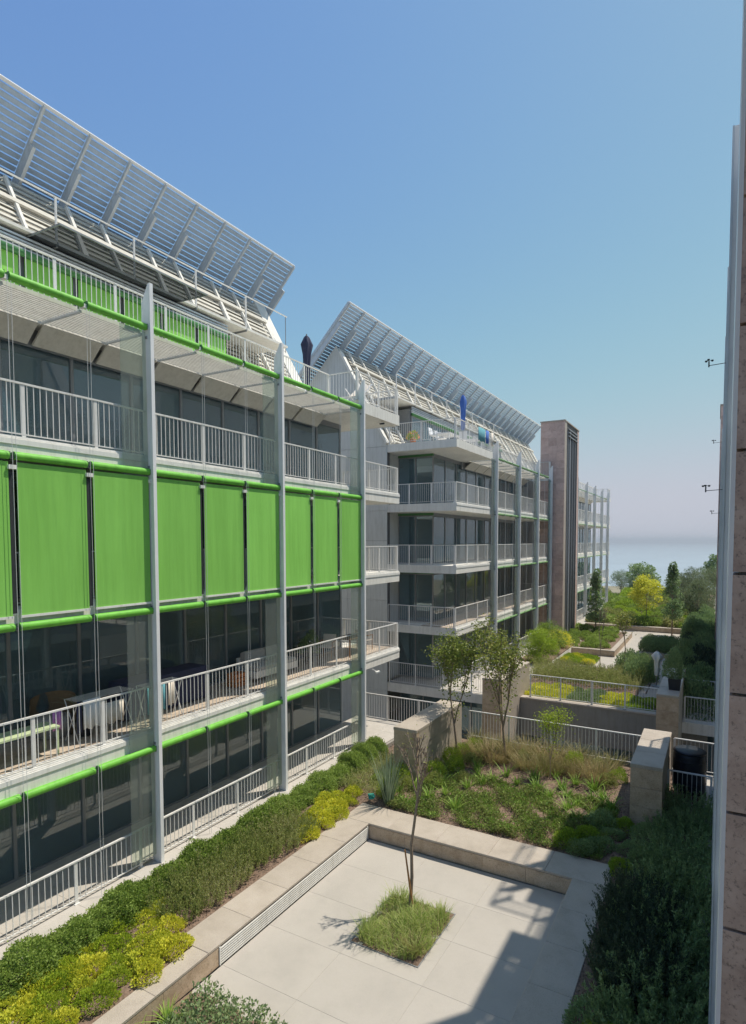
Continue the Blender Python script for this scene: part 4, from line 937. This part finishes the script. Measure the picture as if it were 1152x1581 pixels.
# rear court
crown_tree('willow_shrub', -9.9, 37.0, -7.85, 2.0, .04, 1.15, 1.9, M['lime'], 9000, .13, .03, 'large airy green shrub beside the middle block railing', 'shrub', None, 3, clumps=50)
crown_tree('willow_shrub', -10.2, 40.5, -7.85, 2.0, .04, 1.1, 1.9, M['hedge'], 7000, .13, .03, 'bright green bush behind the airy shrub, near the tower foot', 'shrub', None, 4, clumps=50)
crown_tree('willow_shrub', -10.3, 43.0, -7.9, 1.2, .04, 1.0, 1.1, M['yellow'], 4500, .10, .04, 'yellow bush at the foot of the brown tower', 'shrub', None, 5, clumps=40)
ros = [sprigs(110, 26, .7, .7, .85, .09, .02, M['lav'], .3) for _ in range(2)]
i = 0
for x in np.arange(-9.0, -3.3, .75):
    for y in (32.8, 34.0, 35.4):
        plant('rosemary_shrub', ros[i % 2], x + random.uniform(-.2, .2), y, -7.9, 'olive rosemary mound in the broad planter', 'shrub', 'rosemary mounds in the broad planter', random.uniform(.8, 1.15)); i += 1
cush = [dome(1500, .45, .45, .34, .07, .045, M['yellow'], 'yellow_cushion'), dome(1500, .45, .45, .30, .07, .045, M['sedum'], 'grey_cushion'), dome(1500, .45, .45, .30, .07, .045, M['lime'], 'lime_cushion')]
for i, x in enumerate(np.arange(-8.3, -2.5, .55)):
    for y in (28.9, 29.7, 30.5):
        k = 0 if (x < -6.3 or -4.6 < x < -3.4) else (1 if x < -4.6 else 2)
        plant('cushion_shrub', cush[k], x + random.uniform(-.12, .12), y + random.uniform(-.1, .1), -7.9, ('bright yellow', 'grey green', 'lime green')[k] + ' cushion shrub behind the grey planter wall', 'shrub', 'cushion shrubs behind the planter railing', random.uniform(.85, 1.2))
for i in range(12): plant('cushion_shrub', cush[2 if i % 3 else 0], -9.0 + .5 * (i % 4), 40.2 + .8 * (i // 4), -8.24, ('lime green' if i % 3 else 'yellow') + ' cushion shrub in the small rear court bed', 'shrub', 'cushions in the small rear court bed', 1.0)
mid = [dome(2200, .8, .8, .7, .12, .06, M[k_], 'mid_bush', .6, .4) for k_ in ('lime', 'hedge', 'lav', 'ground', 'hedge')]
i = 0
for x in np.arange(-10.6, -6.7, 1.0):
    for y in (44.6, 46.2, 48.0, 50.0, 52.2):
        plant('planter_bush', mid[(i * 3 + int(y)) % 5], x + random.uniform(-.3, .3), y + random.uniform(-.3, .3), -7.95, 'green bush in the left rear stone planter', 'bush', 'bushes in the left rear planter', random.uniform(.55, .95)); i += 1
for j, y in enumerate((58.6, 60.4, 62.4, 65, 68, 71.5, 75.5, 80, 85, 90)):
    for x in np.arange(-10.3 if y < 78 else -20, -1.6, 1.35):
        plant('end_bush', mid[int(rng.integers(0, 5))], x + random.uniform(-.4, .4), y + random.uniform(-.5, .5), -7.95 if y < 97 and x > -11 else -8.6, 'leafy bush at the garden end', 'bush', 'bushes at the garden end', random.uniform(.8, 1.35) * (1 + (y - 58) / 70)); i += 1
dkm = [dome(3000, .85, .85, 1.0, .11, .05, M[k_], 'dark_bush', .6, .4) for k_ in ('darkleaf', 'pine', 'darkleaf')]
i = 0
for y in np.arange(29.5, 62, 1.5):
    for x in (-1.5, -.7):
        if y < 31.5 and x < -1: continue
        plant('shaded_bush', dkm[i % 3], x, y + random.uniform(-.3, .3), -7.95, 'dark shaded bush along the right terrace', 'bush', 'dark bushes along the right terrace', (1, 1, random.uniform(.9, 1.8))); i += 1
for x in (-4.2, -3.4, -2.6):
    for y in (44.8, 46.0, 47.2): plant('shaded_bush', dkm[0], x, y, -7.9, 'dark bush in the shaded square planter', 'bush', 'bushes in the shaded planter', .75)
for x, y, l in ((-3.6, 34.6, 'dark laurel shrub left of the narrow shaded wall'), (-3.7, 36.2, 'second dark laurel shrub beside the narrow shaded wall'), (-4.4, 36.9, 'leafy shrub at the back corner of the broad planter')):
    plant('laurel_shrub', dkm[2], x, y, -7.9, l, 'shrub', None, (1, 1, 1.2))
tree('slim_sapling', -4.75, 36.2, -7.9, 3.4, .035, 0, M['treeleaf'], 700, .12, .06, 'slim leafy sapling in the rosemary, in front of the rear court floor', 'tree', None, 1, .4, 3, .6, (0, 0), .5, 8, .2)
tree('slim_sapling', -6.4, 38.5, -8.3, 2.9, .03, 0, M['bark'], 160, .08, .04, 'nearly bare thin sapling left of the slim leafy one', 'tree', None, 1, .5, 3, .3, (0, 0), .9, 9, .1)
G = 'taller trees of the rear court'
crown_tree('columnar_tree', -9.2, 52.6, -7.9, 5.3, .07, .85, 4.3, M['darkleaf'], 3600, .16, .10, 'dark columnar tree in front of the farthest block', 'tree', G, 11, 'cone', 90, .30)
crown_tree('columnar_tree', -3.35, 55.8, -8.3, 6.3, .07, .95, 4.7, M['darkleaf'], 3600, .16, .10, 'tallest dark tree of the rear court, standing against the sea', 'tree', G, 12, 'cone', 90, .30)
crown_tree('golden_tree', -5.8, 59.5, -7.9, 4.4, .05, 1.35, 2.7, M['yellow'], 5000, .14, .09, 'small golden yellow tree in the middle of the garden end', 'tree', None, 13, 'oval', 45, .35)
crown_tree('olive_tree', -13.5, 99, -9.0, 3.9, .10, 1.9, 2.2, M['silver'], 4500, .2, .06, 'small grey olive tree standing before the sea at left', 'tree', None, 14, 'oval', 40, .35)
crown_tree('broadleaf_tree', -9.4, 90, -8.6, 5.1, .12, 2.1, 3.6, M['darkleaf'], 6000, .22, .14, 'round dark green tree between the olive and the golden tree, before the sea', 'tree', None, 15, 'oval', 45, .33)
G = 'pale feathery trees at the right end of the garden'
M['tam'] = leafmat('feathery_leaf', [(.07, .09, .045), (.11, .14, .07), (.16, .19, .10)], .4)
for x, y, h, s, l in ((-2.6, 76, 4.4, 16, 'left feathery pale green tree at the right end of the garden'), (-.9, 72, 4.9, 17, 'right feathery pale green tree partly behind the fins'), (-1.6, 64, 3.7, 18, 'lower feathery tree in front of the pale pair'), (-4.0, 82, 3.6, 19, 'low feathery tree just right of the tallest dark tree')):
    crown_tree('tamarisk_tree', x, y, -8, h, .08, 1.9, h - .8, M['tam'], 9000, .22, .04, l, 'tree', G, s, 'oval', 60, .36)
crown_tree('background_tree', -.3, 100, -8.5, 6.0, .1, 1.6, 4.2, M['darkleaf'], 4000, .25, .14, 'dark tree top showing above the feathery trees at the right border', 'tree', None, 20, 'oval', 40, .35)
for x, y, s in ((-20, 97, 3), (-16.5, 96, 2.4), (-6, 99, 2.2), (-3, 101, 2.6), (-24, 99, 3.2), (-11.5, 101, 1.6), (-7.8, 97, 1.7)):
    plant('scrub_bush', mid[2], x, y, -9.1, 'olive scrub bush on the slope above the sea', 'bush', 'scrub bushes above the shore', s)

# potted conifer and pot on the right far pillar, furled sunshade beyond
r = empty('potted_conifer', (-1.42, 26.1, -6.07), 'dark potted conifer standing on the far right stone pillar', 'potted plant')
m = MB(); m.quadbox([(-1.62, 25.9, -6.069), (-1.22, 25.9, -6.069), (-1.22, 26.3, -6.069), (-1.62, 26.3, -6.069), (-1.66, 25.86, -5.6), (-1.18, 25.86, -5.6), (-1.18, 26.34, -5.6), (-1.66, 26.34, -5.6)]); m.build('pot', M['black'], r)
inst('foliage', dome(3500, .42, .42, 1.1, .07, .03, M['darkleaf'], 'conifer_foliage', .9, .4), r, (-1.42, 26.1, -5.62))
def furled(x, y, z, h, mat, label, group=None, rmax=.16):
    r = empty('parasol', (x, y, z), label, 'parasol', group)
    m = MB(); m.tube((x, y, z), (x, y, z + h + .05), .025, n=8); m.lathe((x, y, z), [(.25, 0), (.25, .05), (.05, .08)], 14); m.build('pole', M['grey'], r)
    m = MB(); n = 20; prof = [(.05, h * .30), (.10, h * .34), (.11, h * .55), (.13, h * .72), (rmax, h * .86), (.09, h * .97), (.02, h)]
    k = len(m.v)
    for rr, zz in prof:
        for i in range(n): an = 2 * math.pi * i / n; q = rr * (1 + .28 * math.cos(an * 5)); m.v.append(Vector((x + q * math.cos(an + zz * .2), y + q * math.sin(an + zz * .2), z + zz)))
    for j in range(len(prof) - 1):
        for i in range(n): m.f.append((k + j * n + i, k + j * n + (i + 1) % n, k + (j + 1) * n + (i + 1) % n, k + (j + 1) * n + i))
    m.build('furled_canopy', mat, r, True); return r
furled(-14.3, 18.65, 5.25, 2.75, M['navy'], 'dark navy furled parasol on the roof terrace end of the near block', None, .2)
furled(-12.5, 30.2, 5.25, 2.75, M['blue'], 'bright blue furled parasol on the roof terrace of the middle block', None, .17)
furled(-2.7, 33.5, -7.75, 1.9, M['towel'], 'pale furled sunshade behind the far right stone pillar', None, .25)

# barrel composter beside the right block
r = empty('barrel', (-.62, 20.0, -7.8), 'big black plastic barrel with round lid behind the low railing', 'barrel')
m = MB(); m.lathe((-.62, 20.0, -7.8), [(.42, 0), (.47, .1), (.47, 1.15), (.44, 1.25)], 24); m.build('body', M['black'], r, True)
m = MB(); m.lathe((-.62, 20.0, -6.55), [(.47, 0), (.48, .03), (.40, .07), (.1, .09), (.02, .09)], 24); m.build('lid', M['black'], r, True)
for z in (-7.5, -7.1, -6.8):
    m = MB(); m.lathe((-.62, 20.0, z), [(.472, 0), (.482, .01), (.482, .03), (.472, .04)], 24); m.build('rib', M['black'], r, True)

# ------------------------------------------------------------------ furniture and small things on the near block's balcony (floor -4.58)
Z0 = ZF[0] + .021
def chair(x, y, z, rz, label, seat='wicker', frame='dark', cat='chair', group=None, s=1.0):
    r = empty('chair', (x, y, z), label, cat, group); c, sn = math.cos(rz), math.sin(rz)
    def T(px, py, pz): return (x + (px * c - py * sn) * s, y + (px * sn + py * c) * s, z + pz * s)
    for a, b in ((-.24, -.22), (.24, -.22), (-.24, .22), (.24, .22)):
        m = MB(); m.tube(T(a, b, 0), T(a * .95, b * .95, .44), .014, n=6); m.build('leg', M[frame], r)
    m = MB(); m.bar(T(0, -.25, .45), T(0, .25, .45), .5 * s, .05 * s); m.build('seat', M[seat], r)
    m = MB(); m.bar(T(0, .24, .47), T(0, .34, .88), .5 * s, .05 * s, up=T(0, 1, .1) if False else (-sn, c, 0)); m.build('backrest', M[seat], r)
    for a in (-.27, .27):
        m = MB(); m.bar(T(a, -.2, .64), T(a, .27, .66), .04 * s, .03 * s); m.tube(T(a, -.2, .44), T(a, -.2, .64), .012, n=6); m.build('armrest', M[frame], r)
    return r
def table(x, y, z, w, d, h, label, top='white', leg='white', cat='table', group=None):
    r = empty('table', (x, y, z), label, cat, group); bx('tabletop', r, x - w / 2, x + w / 2, y - d / 2, y + d / 2, z + h - .04, z + h, M[top])
    for a in (-1, 1):
        for b in (-1, 1): bx('leg', r, x + a * (w / 2 - .04) - .02, x + a * (w / 2 - .04) + .02, y + b * (d / 2 - .04) - .02, y + b * (d / 2 - .04) + .02, z, z + h - .041, M[leg])
    return r
M['pale_green'] = plain('pale_green_paint', (.42, .50, .30), .5, .08, 4)
table(-12.55, 6.5, Z0, .55, 1.7, .62, 'pale green slatted table at the left picture border behind the balcony railing', 'pale_green', 'pale_green')
r = empty('armchair', (-13.6, 8.0, Z0), 'round backed brown wicker armchair on the balcony, left of the laundry', 'armchair')
m = MB(); n = 16
for j, (rr, zz) in enumerate(((.38, .0), (.42, .35), (.45, .6), (.43, .85))):
    for i in range(n): an = math.pi * (.15 + 1.3 * i / (n - 1)); m.v.append(Vector((-13.6 + rr * math.cos(an), 8.0 + rr * math.sin(an) * 1.1, Z0 + zz + (.10 * math.sin(math.pi * i / (n - 1)) if j == 3 else 0))))
for j in range(3):
    for i in range(n - 1): m.f.append((j * n + i, j * n + i + 1, (j + 1) * n + i + 1, (j + 1) * n + i))
m.build('backrest', M['wicker'], r, True); m = MB(); m.lathe((-13.6, 8, Z0 + .02), [(.36, 0), (.38, .3), (.38, .42), (.3, .45)], 18); m.build('seat', M['cushion'], r, True)
rack = empty('drying_rack', (-12.75, 8.6, Z0), 'folding laundry rack hung with pale towels behind the balcony railing', 'drying rack')
for y in (7.9, 9.3):
    m = MB(); m.tube((-13.0, y, Z0), (-12.5, y, Z0 + .95), .012, n=6); m.tube((-12.5, y, Z0), (-13.0, y, Z0 + .95), .012, n=6); m.build('leg_frame', M['rail'], rack)
for i in range(7):
    x = -13.0 + i * .083; m = MB(); m.tube((x, 7.9, Z0 + .95), (x, 9.3, Z0 + .95), .006, n=5); m.build('rung', M['rail'], rack)
def cloth(x, y0, y1, z0, z1, mat, label, cat='towel', group='laundry on the balcony rack', axis='y'):
    m = MB(); n = 14
    for i in range(n + 1):
        y = y0 + (y1 - y0) * i / n; w = .02 * math.sin(i * 1.3)
        for z, q in ((z1, 0), ((z0 + z1) / 2, .6), (z0 + .03 * math.sin(i * .8), 1)): m.v.append(Vector((x + w * q, y, z)))
    for i in range(n):
        for j in range(2): a = i * 3 + j; m.f.append((a, a + 3, a + 4, a + 1))
    o = m.build('towel', M[mat], None, True); mod = o.modifiers.new('thick', 'SOLIDIFY'); mod.thickness = .008; return tag(o, label, cat, group)
cloth(-12.47, 8.0, 8.42, Z0 + .30, Z0 + .97, 'towel', 'pale grey towel on the rack, left of the white one')
cloth(-12.45, 8.45, 9.0, Z0 + .28, Z0 + .78, 'cream', 'white scalloped towel hanging low on the rack')
cloth(-12.49, 7.86, 7.98, Z0 + .25, Z0 + .96, 'navy', 'dark blue cloth edge at the left end of the rack')
cloth(-12.8, 7.5, 7.72, Z0 + .35, Z0 + .8, 'pink', 'mauve cloth beside the armchair')
rk = empty('drying_rack', (-12.4, 10.0, Z0), 'second narrow laundry rack with blue towels, beside the first tall fin', 'drying rack')
for y in (9.5, 10.6):
    m = MB(); m.tube((-12.65, y, Z0), (-12.3, y, Z0 + .95), .012, n=6); m.tube((-12.3, y, Z0), (-12.65, y, Z0 + .95), .012, n=6); m.build('leg_frame', M['rail'], rk)
for i in range(5): m = MB(); m.tube((-12.65 + i * .08, 9.5, Z0 + .95), (-12.65 + i * .08, 10.6, Z0 + .95), .006, n=5); m.build('rung', M['rail'], rk)
cloth(-12.28, 9.53, 9.68, Z0 + .25, Z0 + .97, 'turq', 'turquoise towel left of the first tall fin', group='blue towels on the second rack')
cloth(-12.28, 9.86, 10.06, Z0 + .28, Z0 + .97, 'turq', 'turquoise towel right of the first tall fin', group='blue towels on the second rack')
cloth(-12.28, 10.15, 10.35, Z0 + .35, Z0 + .97, 'cream', 'patterned cream cloth beside the turquoise towel', group='blue towels on the second rack')
r = empty('covered_table', (-13.35, 10.9, Z0), 'long table under a dark navy cover behind the first tall fin', 'table')
m = MB(); m.quadbox([(-13.75, 9.4, Z0 + .05), (-12.95, 9.4, Z0 + .05), (-12.95, 12.2, Z0 + .05), (-13.75, 12.2, Z0 + .05), (-13.7, 9.5, Z0 + .95), (-13.0, 9.5, Z0 + .95), (-13.0, 12.1, Z0 + .95), (-13.7, 12.1, Z0 + .95)]); m.build('cover', M['navy'], r)
for y in (9.6, 12.0): bx('leg', r, -13.4, -13.3, y - .03, y + .03, Z0, Z0 + .06, M['dark'])
r = empty('sofa', (-13.3, 15.0, Z0), 'grey cushioned garden sofa against the dark balcony glass', 'sofa')
bx('base', r, -13.75, -12.95, 14.1, 16.2, Z0 + .12, Z0 + .34, M['white']); bx('backrest', r, -13.78, -13.68, 14.1, 16.2, Z0 + .34, Z0 + .72, M['white'])
for i in range(2):
    block('seat_cushion', r, -13.6, -12.97, 14.15 + i * 1.03, 15.15 + i * 1.03, Z0 + .345, Z0 + .48, M['cushion'], .04)
    block('back_cushion', r, -13.67, -13.48, 14.17 + i * 1.03, 15.13 + i * 1.03, Z0 + .485, Z0 + .92, M['cushion'], .05)
for y in (14.15, 16.1):
    for x in (-13.7, -13.0): bx('leg', r, x - .02, x + .02, y - .02, y + .02, Z0, Z0 + .119, M['dark'])
r = empty('crate', (-13.2, 13.5, Z0), 'orange brown wooden crate beside the grey sofa', 'crate')
for i in range(3):
    for x in (-13.4, -13.02): bx('side_slat', r, x - .01, x + .01, 13.3, 13.75, Z0 + .02 + i * .14, Z0 + .13 + i * .14, M['orange'])
    for y in (13.29, 13.76): bx('end_slat', r, -13.39, -13.03, y - .01, y + .01, Z0 + .02 + i * .14, Z0 + .13 + i * .14, M['orange'])
bx('base', r, -13.39, -13.03, 13.31, 13.74, Z0, Z0 + .019, M['orange'])
table(-13.0, 16.9, Z0, .6, .6, .42, 'small dark low table at the end of the grey sofa', 'dark', 'dark')
table(-12.9, 19.5, Z0, .8, 1.2, .72, 'light wooden dining table near the balcony end', 'wicker', 'wood')
chair(-13.3, 18.5, Z0, .3, 'wicker chair on the near side of the wooden dining table', 'cream', 'wood', group='chairs round the balcony dining table')
chair(-12.9, 20.6, Z0, 3.1, 'wicker chair at the balcony corner beyond the dining table', 'cream', 'wood', group='chairs round the balcony dining table')
pl = empty('potted_plant', (-13.5, 17.6, Z0), 'dark leafy potted plant beside the balcony glass corner', 'potted plant')
m = MB(); m.lathe((-13.5, 17.6, Z0), [(.14, 0), (.19, .3), (.2, .32), (.15, .32)], 16); m.build('pot', M['dark'], pl, True); inst('foliage', dome(700, .35, .35, .8, .12, .05, M['darkleaf'], 'pot_foliage'), pl, (-13.5, 17.6, Z0 + .3))
pl = empty('potted_plant', (-13.3, 7.75, Z0), 'silvery potted plant on the balcony above the armchair', 'potted plant')
m = MB(); m.lathe((-12.95, 8.35, Z0), [(.12, 0), (.16, .6), (.17, .62), (.13, .62)], 16); m.build('pot', M['dark'], pl, True); inst('foliage', blades(60, .08, .55, .02, M['silver'], .7, 4, 'pot_blades', spread=.8), pl, (-12.95, 8.35, Z0 + .6))

# roof terraces
ZT = ZF['T']
r = empty('deck_chair', (-12.5, 19.6, ZT), 'white framed folding deck chair on the open end of the near roof terrace', 'deck chair')
for x in (-12.8, -12.2):
    m = MB(); m.bar((x, 19.0, ZT + .02), (x, 20.1, ZT + .95), .03, .03); m.bar((x, 20.1, ZT + .02), (x, 19.1, ZT + .62), .03, .03); m.build('side_frame', M['edge'], r)
m = MB(); m.bar((-12.5, 19.3, ZT + .35), (-12.5, 20.1, ZT + .93), .55, .015, up=(0, -.6, .8)); m.build('sling_seat', M['cream'], r)
for k in range(2):
    chair(-13.6 - k * .1, 29.0 + k * 1.0, ZT, 1.6, 'white chair on the middle block roof terrace, ' + ('nearer' if k == 0 else 'farther') + ' one by the white table', 'edge', 'edge', group='white chairs on the middle roof terrace')
table(-12.9, 29.1, ZT, .8, 1.4, .45, 'low white table on the roof terrace of the middle block', 'edge', 'edge')
chair(-12.7, 31.1, ZT, 3.0, 'white chair beside the blue furled parasol', 'edge', 'edge')
table(-12.8, 32.6, ZT, .7, .9, .7, 'small white table right of the blue furled parasol', 'edge', 'edge')
r = empty('flower_pot', (-14.6, 28.25, ZT), 'terracotta pots of orange flowers at the corner of the middle roof terrace', 'potted plant')
m = MB(); m.lathe((-14.6, 28.3, ZT), [(.13, 0), (.18, .22), (.15, .23)], 14); m.build('pot', M['orange'], r, True)
inst('foliage', dome(260, .3, .3, .45, .09, .05, M['lime'], 'flower_leaves'), r, (-14.6, 28.3, ZT + .2)); inst('flowers', dome(90, .33, .33, .5, .07, .06, leafmat('orange_petals', [(.5, .18, .08), (.7, .3, .15)]), 'flower_petals'), r, (-14.6, 28.3, ZT + .2))
def tcloth(y0, y1, mat, label): return cloth(-11.86, y0, y1, ZT + .35, ZT + 1.1, mat, label, 'towel', 'towels over the middle roof terrace railing')
tcloth(30.9, 32.0, 'turq', 'turquoise towel draped over the middle roof terrace railing'); tcloth(32.1, 32.6, 'blue', 'blue towel beside the turquoise one on the terrace railing'); tcloth(33.0, 33.35, 'cream', 'cream towel at the end of the terrace railing')
m = MB(); m.tube((-17.85, 21.7, 8.0), (-17.85, 21.7, 10.4), .018, n=6); tag(m.build('antenna_pole', M['grey'], None), 'thin vertical antenna pole at the end of the near roof', 'pole')
# dark mesh shade stretched over the near roof terrace
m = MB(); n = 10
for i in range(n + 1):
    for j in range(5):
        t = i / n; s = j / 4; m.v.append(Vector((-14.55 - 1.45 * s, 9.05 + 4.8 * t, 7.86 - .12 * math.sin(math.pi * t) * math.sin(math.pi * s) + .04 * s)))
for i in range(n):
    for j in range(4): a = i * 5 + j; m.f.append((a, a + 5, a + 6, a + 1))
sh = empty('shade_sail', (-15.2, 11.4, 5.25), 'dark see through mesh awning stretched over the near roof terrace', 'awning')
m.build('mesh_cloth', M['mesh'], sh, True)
for y in (9.07, 13.83):
    m = MB(); m.bar((-14.56, y, 7.84), (-15.99, y, 7.88), .03, .03); m.build('arm', M['grey'], sh)
m = MB(); m.bar((-14.55, 9.05, 7.85), (-14.55, 13.85, 7.85), .04, .04); m.build('front_bar', M['grey'], sh)
# floodlights under the slab ends
for x, y, z, l in ((-11.75, 19.3, -5.02, 'small white floodlight bracket under the lowest slab end of the near block'), (-11.75, 32.2, -5.02, 'small white floodlight under the lowest slab of the middle block'), (-12.3, 20.6, 4.79, 'small dark ceiling lamp under the near roof terrace end')):
    r = empty('floodlight', (x, y, z), l, 'lamp', 'small lamps under the slab ends'); m = MB(); m.tube((x, y, z + .02), (x + .25, y, z - .05), .012, n=6); m.build('arm', M['white'], r)
    m = MB(); m.bar((x + .22, y - .07, z - .08), (x + .3, y + .07, z - .05), .12, .06); m.build('head', M['white'] if 'white' in l else M['dark'], r)
# shaded right terrace furniture
chair(-.3, 28.9, -7.86, 1.2, 'pale garden chair behind the railing on the shaded right terrace', 'cushion', 'grey')
table(.35, 29.4, -7.86, .8, .8, .6, 'pale garden table behind the railing on the shaded right terrace', 'white', 'white')

# ------------------------------------------------------------------ sea haze
hz = MB(); hz.box(-7000, 7000, -700, 9000, -27, 22)
hm_, hn, hl = nt('sea_air'); hn.remove(hn['Principled BSDF']); pv_ = hn.new('ShaderNodeVolumePrincipled')
pv_.inputs['Color'].default_value = (.70, .75, .82, 1); pv_.inputs['Density'].default_value = .0004; pv_.inputs['Anisotropy'].default_value = .3
hl.new(pv_.outputs[0], hn['Material Output'].inputs['Volume'])
ho = hz.build('haze', hm_, None, kind='stuff'); ho['label'] = 'pale sea haze softening the horizon'; ho['category'] = 'haze'

# individual labels for look-alikes: ranked by distance from the viewer
ORD = ['nearest', 'second nearest', 'third nearest', 'fourth nearest', 'fifth nearest', 'sixth nearest', 'seventh nearest', 'eighth nearest', 'ninth nearest', 'tenth nearest']
ONES = ['', 'first', 'second', 'third', 'fourth', 'fifth', 'sixth', 'seventh', 'eighth', 'ninth', 'tenth', 'eleventh', 'twelfth', 'thirteenth', 'fourteenth', 'fifteenth', 'sixteenth', 'seventeenth', 'eighteenth', 'nineteenth']
TENS = {2: 'twenty', 3: 'thirty', 4: 'forty', 5: 'fifty', 6: 'sixty', 7: 'seventy', 8: 'eighty', 9: 'ninety'}
def ordn(i):
    if i < 10: return ORD[i]
    k = i + 1
    if k < 20: return ONES[k] + ' nearest'
    t, o_ = divmod(k, 10); w_ = TENS.get(t, 'hundredth')
    return (w_[:-1] + 'ieth' if o_ == 0 else w_ + '-' + ONES[o_]) + ' nearest'
same = {}
for o in list(bpy.data.objects):
    if o.parent is None and 'label' in o and o.get('group'): same.setdefault((o['group'], o['label']), []).append(o)
for (g_, l_), L_ in same.items():
    if len(L_) > 1:
        for i_, o in enumerate(sorted(L_, key=lambda q: q.location.length)): o['label'] = l_ + ', ' + ordn(i_) + ' the viewer'
